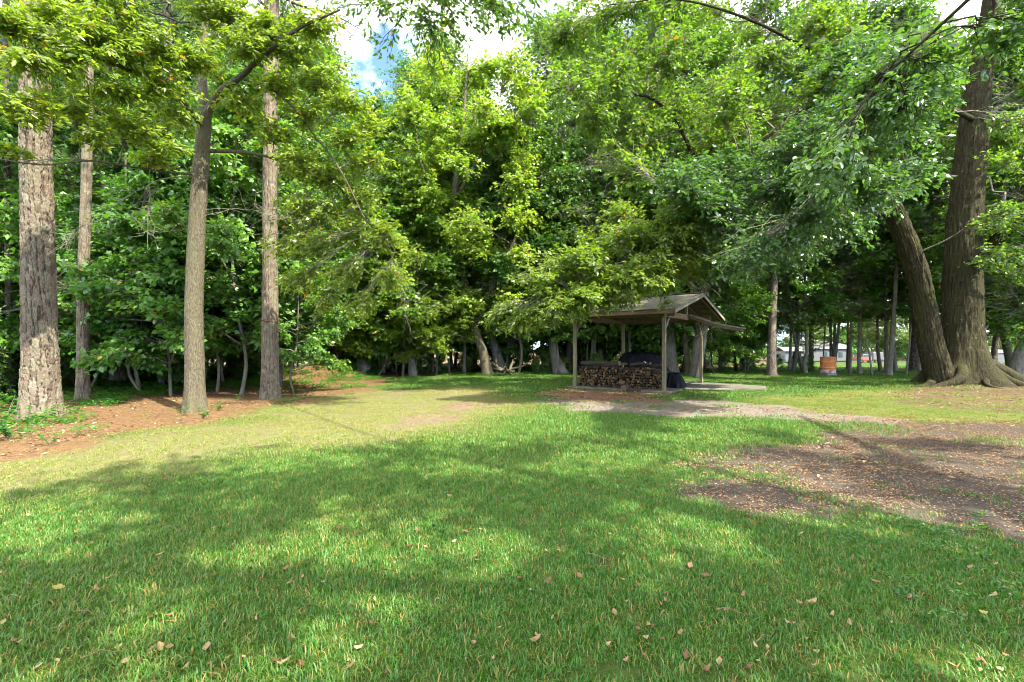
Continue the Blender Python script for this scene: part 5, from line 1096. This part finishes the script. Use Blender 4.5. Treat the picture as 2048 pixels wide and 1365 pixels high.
tb = empty("tarp_bundle", (P1[0] + ax_a[0] * .12 + ax_b[0] * 1.5, P1[1] + ax_a[1] * .12 + ax_b[1] * 1.5, .085), "crumpled black plastic sheet bunched beside the front post", "tarp", None, RZ)
link("sheet", drape("sheet", .34, .30, .14, .12, .50, 9, .03, 7), tb)
bxw = empty("wooden_crate", (P1[0] + ax_a[0] * 2.35 + ax_b[0] * 1.15, P1[1] + ax_a[1] * 2.35 + ax_b[1] * 1.15, .085), "low wooden trestle behind the stack beside the grill", "trestle", None, RZ)
for s in (-.4, .4): beam("leg", lp(s, 0, 0), lp(s, 0, .80), .08, .08, WOOD_V, bxw)
for z in (.62, .80): beam("rail", lp(-.55, .06, z), lp(.55, .06, z), .04, .09, WOOD_X, bxw)

# ------------------------------------------------------------------ orange burn drum on blocks
def drum_mat():
    m, N, Lk = new_mat("rusty_orange_drum"); v = objcoord(N, Lk); n = noise(N, Lk, v, 5, 6, .65)
    r = ramp(N, [(.3, (.30, .095, .03)), (.55, (.46, .16, .05)), (.78, (.52, .24, .10))]); Lk.new(n, r.inputs[0])
    v2 = objcoord(N, Lk, (3.2, 3.2, 3.2)); n2 = noise(N, Lk, v2, 1.6, 5, .6); sp = N.new("ShaderNodeSeparateXYZ"); Lk.new(v, sp.inputs[0])
    low = N.new("ShaderNodeMapRange"); Lk.new(sp.outputs[2], low.inputs[0]); low.inputs[1].default_value = .34; low.inputs[2].default_value = .12; low.inputs[3].default_value = 0; low.inputs[4].default_value = .5
    mk = math_n(N, Lk, 'MULTIPLY', math_n(N, Lk, 'SUBTRACT', math_n(N, Lk, 'ADD', n2, low.outputs[0]), .86), 9, True)
    r2 = ramp(N, [(.4, (.05, .06, .06)), (.55, (.35, .36, .34))]); Lk.new(n, r2.inputs[0])
    out(N, Lk, principled(N, Lk, mixrgb(N, Lk, mk, r.outputs[0], r2.outputs[0]), .7, .3, bump(N, Lk, n, .3, .004))); return m
DY = 25.6; DX = (1656 - 1024) / F * DY; gd = gz1(DX, DY)
dr = empty("steel_drum", (DX, DY, gd + .13), "rusty orange ribbed steel drum standing on a concrete block", "drum")
prof = [(.33, 0), (.345, .01), (.345, .03), (.335, .04), (.335, .25), (.345, .265), (.352, .28), (.345, .295), (.335, .31), (.335, .53), (.345, .545), (.352, .56), (.345, .575), (.335, .59), (.335, .80), (.345, .81), (.348, .825), (.34, .838), (.325, .83), (.322, .05), (0.0, .05)]
n = 40; th = np.linspace(0, 2 * np.pi, n, endpoint=False); V = np.concatenate([np.stack([np.cos(th) * r * 1.06, np.sin(th) * r * 1.06, np.full(n, z * 1.02)], 1) for r, z in prof]); i = np.arange(len(prof) - 1)[:, None] * n; j = np.arange(n)[None, :]; j2 = (j + 1) % n
g = Geo(); g.add(V, np.stack([i + j, i + j2, i + n + j2, i + n + j], -1).reshape(-1, 4)); brl = link("barrel", g.mesh("barrel", [drum_mat()], True), dr)
DARK = plain_mat("shade_and_chassis_black", (.012, .011, .01), .9)  # near black: painted shade in drum holes and shed bay, also trailer chassis
for a in (-.45, -.2, .1):
    aa = math.atan2(-DY, -DX) + a; c_, s_ = math.cos(aa), math.sin(aa)
    beam("vent_hole", np.array([c_ * .35, s_ * .35, .36]), np.array([c_ * .358, s_ * .358, .36]), .028, .028, DARK, brl)  # dark plates on the drum skin paint the shade inside its holes
g = Geo(); tubes(g, np.stack([np.cos(np.linspace(0, 2 * np.pi, 33)) * .362, np.sin(np.linspace(0, 2 * np.pi, 33)) * .362, np.full(33, .853)], 1)[None], np.full((1, 33), .014), 6); link("rim", g.mesh("rim", [plain_mat("pale_rim", (.30, .22, .20), .6)], True), brl)
cb = empty("concrete_block", (DX - .02, DY - .14, gd), "grey hollow concrete block under the orange drum", "block"); cb.rotation_euler = (0, 0, .1)
CB = plain_mat("block_concrete", (.17, .175, .17), .95, nscale=14)
beam("block_face", np.array([-.30, -.24, .065]), np.array([.22, -.24, .065]), .04, .13, CB, cb); beam("block_face", np.array([-.30, .3, .065]), np.array([.3, .3, .065]), .04, .13, CB, cb)
for x in (-.28, 0, .24): beam("block_web", np.array([x, -.218, .063]), np.array([x, .278, .063]), .04, .12, CB, cb)

# ------------------------------------------------------------------ far field: sheds, house, truck, fence
def boxm(name, lo, hi, mat, parent):
    x0, y0, z0 = lo; x1, y1, z1 = hi; return prism_(name, x0, y0, z0, x1, y1, z1, mat, parent)
def prism_(name, x0, y0, z0, x1, y1, z1, mat, parent):
    return beam(name, np.array([x0, (y0 + y1) / 2, (z0 + z1) / 2]), np.array([x1, (y0 + y1) / 2, (z0 + z1) / 2]), abs(y1 - y0), abs(z1 - z0), mat, parent)
GREYW = plain_mat("grey_siding", (.10, .108, .11), .7, var=.15); WHITEW = plain_mat("white_siding", (.095, .10, .098), .7, var=.08); ROOFG = plain_mat("pale_metal_roof", (.15, .15, .14), .5, var=.15)
ORANGE = plain_mat("faded_orange_paint", (.24, .06, .035), .5, var=.2); GLASS = plain_mat("dark_glass", (.03, .05, .055), .1, var=.2, spec=.6); RUBBER = plain_mat("rubber", (.02, .02, .02), .9)
def gable(name, x0, x1, y0, y1, z0, z1, mat, parent, ov=.3):
    ym = (y0 + y1) / 2; V = [(x0 - ov, y0 - ov, z0), (x1 + ov, y0 - ov, z0), (x1 + ov, ym, z1), (x0 - ov, ym, z1), (x0 - ov, y1 + ov, z0), (x1 + ov, y1 + ov, z0)]; V += [(a, b, c + .08) for a, b, c in V]
    f = [(0, 1, 2, 3), (3, 2, 5, 4), (9, 8, 7, 6), (10, 11, 8, 9), (0, 6, 7, 1), (4, 5, 11, 10), (0, 3, 9, 6), (3, 4, 10, 9), (1, 7, 8, 2), (2, 8, 11, 5)]
    me = bpy.data.meshes.new(name); me.from_pydata(V, [], f); me.materials.append(mat); me.update(); return link(name, me, parent)
def at_far(u, Y): x = (u - 1024) / F * Y; return (x, Y, gz1(x, Y))
b = empty("open_shed", at_far(1590, 86), "low grey shed with a dark open bay across the field", "shed")
boxm("wall", (-1.7, 0, 0), (-.35, 3, 2.1), GREYW, b); boxm("wall", (1.1, 0, 0), (1.6, 3, 2.1), GREYW, b); boxm("back_wall", (-.35, 2.8, 0), (1.1, 3, 2.1), DARK, b); boxm("door_post", (-.9, -.06, 0), (-.8, -.003, 2.0), WHITEW, b)  # back wall coloured near black to paint the shade in the open bay
boxm("workbench", (-.3, .8, 0), (1.05, 1.4, .8), WHITEW, b); gable("roof", -1.8, 1.7, 0, 3, 2.1, 2.8, ROOFG, b)
b = empty("white_house", at_far(1652, 95), "white house partly hidden by trees behind the orange drum", "house")
boxm("wall", (-5, 0, 0), (4.5, 6, 2.5), WHITEW, b); gable("roof", -5, 4.5, 0, 6, 2.5, 4.0, ROOFG, b)
for x in (-3.2, -.6, 2.4):
    w_ = boxm("window", (x, -.05, .9), (x + .9, -.004, 2.0), WHITEW, b); boxm("pane", (x + .08, -.08, .98), (x + .82, -.054, 1.92), GLASS, w_)
b = empty("pickup_truck", at_far(1732, 84), "faded orange pickup truck with white cab roof across the field", "truck"); b.rotation_euler = (0, 0, .25)
boxm("body", (-1.3, 0, .45), (1.3, 1.8, 1.0), ORANGE, b); boxm("cab", (-.55, .06, 1.002), (.75, 1.74, 1.6), WHITEW, b); boxm("window", (-.42, .02, 1.08), (.62, .05, 1.48), GLASS, b); boxm("bumper", (-1.45, 0, .4), (-1.305, 1.8, .55), WHITEW, b)
for x in (-.85, .85):
    g = Geo(); tubes(g, np.array([[[x, -.05, .36], [x, -.02, .36], [x, .2, .36]]]), np.array([[.2, .36, .36]]), 16); link("wheel", g.mesh("wheel", [RUBBER], True), b)
b = empty("box_trailer", at_far(1757, 88), "small white box trailer beside the orange pickup truck", "trailer")
boxm("box_body", (-.9, 0, .5), (.9, 2.4, 1.9), WHITEW, b); boxm("chassis", (-1.0, .1, .38), (1.2, 2.3, .495), DARK, b)
for x in (-.4, .4):
    g = Geo(); tubes(g, np.array([[[x, -.05, .3], [x, -.02, .3], [x, .2, .3]]]), np.array([[.16, .3, .3]]), 14); link("wheel", g.mesh("wheel", [RUBBER], True), b)
b = empty("grey_shed", at_far(2000, 80), "small pale grey metal shed seen right of the huge oak", "shed")
boxm("wall", (-1.3, 0, 0), (1.3, 2.5, 1.7), GREYW, b); gable("roof", -1.3, 1.3, 0, 2.5, 1.7, 2.2, ROOFG, b, .15); boxm("door", (-.4, -.05, 0), (.4, -.004, 1.5), WHITEW, b)
b = empty("wire_fence", at_far(1720, 62), "thin wire fence on posts along the far field", "fence"); fx, fy, fz = b.location
for k in range(14):
    x = -9 + k * 2.6; zt = gz1(fx + x, fy) - fz; beam("post", np.array([x, 0, zt - .1]), np.array([x, 0, zt + 1.15]), .07, .07, WOOD_G, b)
for z in (.25, .55, .85, 1.1):
    g = Geo(); tubes(g, np.array([[[-9.2 + q * 1.0, -.04, z + gz1(fx - 9.2 + q, fy) - fz] for q in range(35)]]), np.full((1, 35), .006), 4); link("wire", g.mesh("wire", [GREYW]), b)

# ------------------------------------------------------------------ small things on the ground
def curl_leaf(seed):
    r = np.random.default_rng(seed); nx, ny = 7, 4; V = []; bend = r.uniform(.2, .9); cup = r.uniform(.3, 1.0) * r.choice([-1, 1])
    for i in range(nx):
        u = i / (nx - 1); w = .33 * math.sin(math.pi * min(1, .04 + .92 * u)) ** .8 * (1 + .18 * math.sin(9 * u + seed))
        for j in range(ny):
            q = j / (ny - 1) * 2 - 1; V.append((u - .5, w * q * (1 - .25 * abs(cup)), bend * .35 * (u - .5) ** 2 * 2 + cup * .22 * w * 3 * q * q + r.normal(0, .012)))
    f = [(i * ny + j, i * ny + j + 1, (i + 1) * ny + j + 1, (i + 1) * ny + j) for i in range(nx - 1) for j in range(ny - 1)]
    me = bpy.data.meshes.new("fallen_leaf"); me.from_pydata(V, [], f); me.materials.append(FALLEN); me.update(); me.polygons.foreach_set("use_smooth", [True] * len(f)); return me
def fallen_mat():
    m, N, Lk = new_mat("fallen_leaf"); oi = N.new("ShaderNodeObjectInfo"); v = objcoord(N, Lk); n = noise(N, Lk, v, 6, 5, .6)
    r = ramp(N, [(0, (.09, .04, .017)), (.25, (.16, .08, .035)), (.6, (.23, .145, .07)), (.9, (.29, .20, .105)), (1, (.22, .19, .04))]); Lk.new(oi.outputs['Random'], r.inputs[0])
    r2 = ramp(N, [(.3, (.7,) * 3), (.7, (1.1,) * 3)]); Lk.new(n, r2.inputs[0]); out(N, Lk, principled(N, Lk, mixrgb(N, Lk, 1, r.outputs[0], r2.outputs[0], 'MULTIPLY'), .75, .25)); return m
FALLEN = fallen_mat(); FL = [curl_leaf(k) for k in range(6)]; rl = random.Random(5)
spots = [(680, 1062), (898, 998), (556, 1184), (868, 1062), (118, 1180), (196, 1180), (306, 1242), (340, 1236), (320, 1305), (250, 1333), (415, 1308), (505, 1110), (395, 1070), (318, 1110), (1298, 1264), (1160, 1166), (1380, 1145), (1486, 1200), (1624, 1212), (1615, 1288), (1700, 1255),
         (1372, 1325), (1412, 1165), (1278, 1183), (1096, 1178), (1070, 1290), (1040, 1170), (700, 1040), (930, 1078), (820, 1102), (700, 1345), (550, 1332), (1230, 1240), (1330, 1200), (1440, 1340), (1880, 1360), (1960, 1330), (1905, 888), (1560, 968), (1690, 1055), (1800, 1080), (1500, 1010), (1530, 930), (1752, 1170), (1940, 1140), (1985, 1195)]
while len(spots) < 210:
    spots.append((rl.uniform(0, 2048), 900 + (rl.random() ** .7) * 460))
for k, (u, v) in enumerate(spots):
    x, y = G(u, v); Z = zones(np.array([x]), np.array([y])); dirt = Z['dirt'][0] > .5; s = rl.uniform(.04, .066) if k < 46 else rl.uniform(.02, .045)
    o = link("fallen_leaf", FL[k % 6], loc=(x, y, gz1(x, y) + (.012 if dirt else .028)), rot=(rl.uniform(-.5, .5), rl.uniform(-.5, .5), rl.uniform(0, 6.28)), scale=(s, s, s))
    where = "bare dirt at right" if dirt else "lawn near the bottom edge" if v > 1200 else "shaded middle of the lawn" if v > 1000 else "far sunlit part of the lawn"
    tag(o, "curled dry brown leaf lying on the " + where, "leaf", "fallen leaves on the " + where)
PINE_T = plain_mat("dry_stick", (.14, .095, .05), .85)
for k, (u, v, L) in enumerate([(350, 1060, .22), (1470, 1240, .2), (215, 1320, .2), (900, 1120, .16), (1010, 1010, .2), (180, 1235, .2), (1530, 1290, .16), (1200, 1130, .18), (560, 892, .9), (330, 868, .5), (1060, 800, .7)]):
    x, y = G(u, v); a = rl.uniform(-.6, .6); g = Geo(); p = np.array([[math.cos(a) * L * (q / 5 - .5), math.sin(a) * L * (q / 5 - .5), .012 * math.sin(q * 1.2)] for q in range(6)]); p[1:-1] += np.random.default_rng(k).normal(0, L * .025, (4, 3))
    tubes(g, p[None], np.linspace(.004, .002, 6)[None] * (.8 if L < .4 else 2), 5); o = link("fallen_twig", g.mesh("fallen_twig", [PINE_T], True), loc=(x, y, gz1(x, y) + .035))
    tag(o, "thin tan twig lying in the front lawn grass" if L < .4 else "grey fallen stick lying on the far lawn edge", "twig", "twigs in the front lawn" if L < .4 else "fallen sticks at the lawn edge")
# small leafy plants at the foot of the thick pine and the pale oak
def plantlet(seed, n, h, sz):
    r = np.random.default_rng(seed); wg, lg = Geo(), Geo(); ns = 7; TP = []
    for k in range(ns):
        a = r.uniform(0, 6.28); d = np.array([math.cos(a), math.sin(a), 1.6]) * h * r.uniform(.35, .7); t = np.linspace(0, 1, 4)[:, None]; TP.append(t * d * np.array([1.2, 1.2, 1]))
    T_ = np.array(TP); tubes(wg, T_, np.tile([[.006, .005, .004, .002]], (ns, 1)), 4)
    w = r.integers(0, ns, n); q = r.uniform(.3, 1, n) * 3; i = np.minimum(q.astype(int), 2); P = T_[w, i] + (T_[w, i + 1] - T_[w, i]) * (q - i)[:, None]
    hd = r.uniform(0, 6.28, n); D = np.stack([np.cos(hd), np.sin(hd), r.normal(0, .2, n)], 1); L = sz * r.uniform(.6, 1.2, n)
    leaf_geo(lg, P, D, nrm(np.array([[0, 0, 1.0]]) + r.normal(0, .3, (n, 3))), L, L * .6, r.random(n), 4, .2)
    return wg.mesh("stem", [BARK_FOR]), lg.mesh("leaves", [LEAF_IVY])
PLT = [plantlet(k, 60, .5, .11) for k in range(3)]
for k, (u, v, s, lab) in enumerate([(20, 880, .75, "bright leafy seedling on pine straw at the bottom of left edge"), (100, 890, .5, "small bright seedling on pine straw below the thick pine"), (30, 815, 1.3, "tall broad leafed plant left of the thick pine's foot"), (75, 850, .7, "ivy clump at the front foot of the thick pine"), (120, 842, .7, "green sprig at the right foot of the thick pine"),
        (5, 850, 1.2, "dark green plant at the left edge before the thick pine"), (405, 838, .5, "small green weed at the right foot of the pale oak"), (365, 832, .45, "small green weed at the left foot of the pale oak"), (435, 822, .5, "little seedling right of the pale oak on pine straw"), (340, 700 + 70, 1.7, "sunlit leafy sprout left of the pale oak trunk"), (160, 870, .35, "tiny seedling on pine straw right of the thick pine"), (520, 790, .5, "weed at the foot of the banded pine"), (1475, 800, .35, "grassy weed tuft at the slab edge"), (480, 800, .4, "low seedling between the oak and the banded pine")]):
    x, y = G(u, v); o = empty("seedling", (x, y, gz1(x, y)), lab, "plant", None, k * 1.3); st_, lf_ = PLT[k % 3]; link("stem", st_, o, scale=(s,) * 3); c = link("leaves", lf_, o, scale=(s,) * 3); c["kind"] = "stuff"
# upturned stump roots beside the leaning yellow tree
x0, y0 = G(1016, 752); o = empty("uprooted_stump", (x0, y0, gz1(x0, y0)), "low tangle of grey exposed roots beside the leaning yellow tree", "stump"); g = Geo(); r = np.random.default_rng(8)
for k in range(13):
    a = r.uniform(0, 6.28); d = np.array([math.cos(a), math.sin(a) * .6, r.uniform(-.1, .5)]); p = [np.array([r.normal(0, .15), r.normal(0, .1), .2])]
    for q in range(4): p.append(p[-1] + d * .28 + r.normal(0, .09, 3))
    trunk_geo(g, p, [.09, .07, .05, .035, .015], 7, 14, k, 0, .01)
link("roots", g.mesh("roots", [BARK_OAK], True), o)
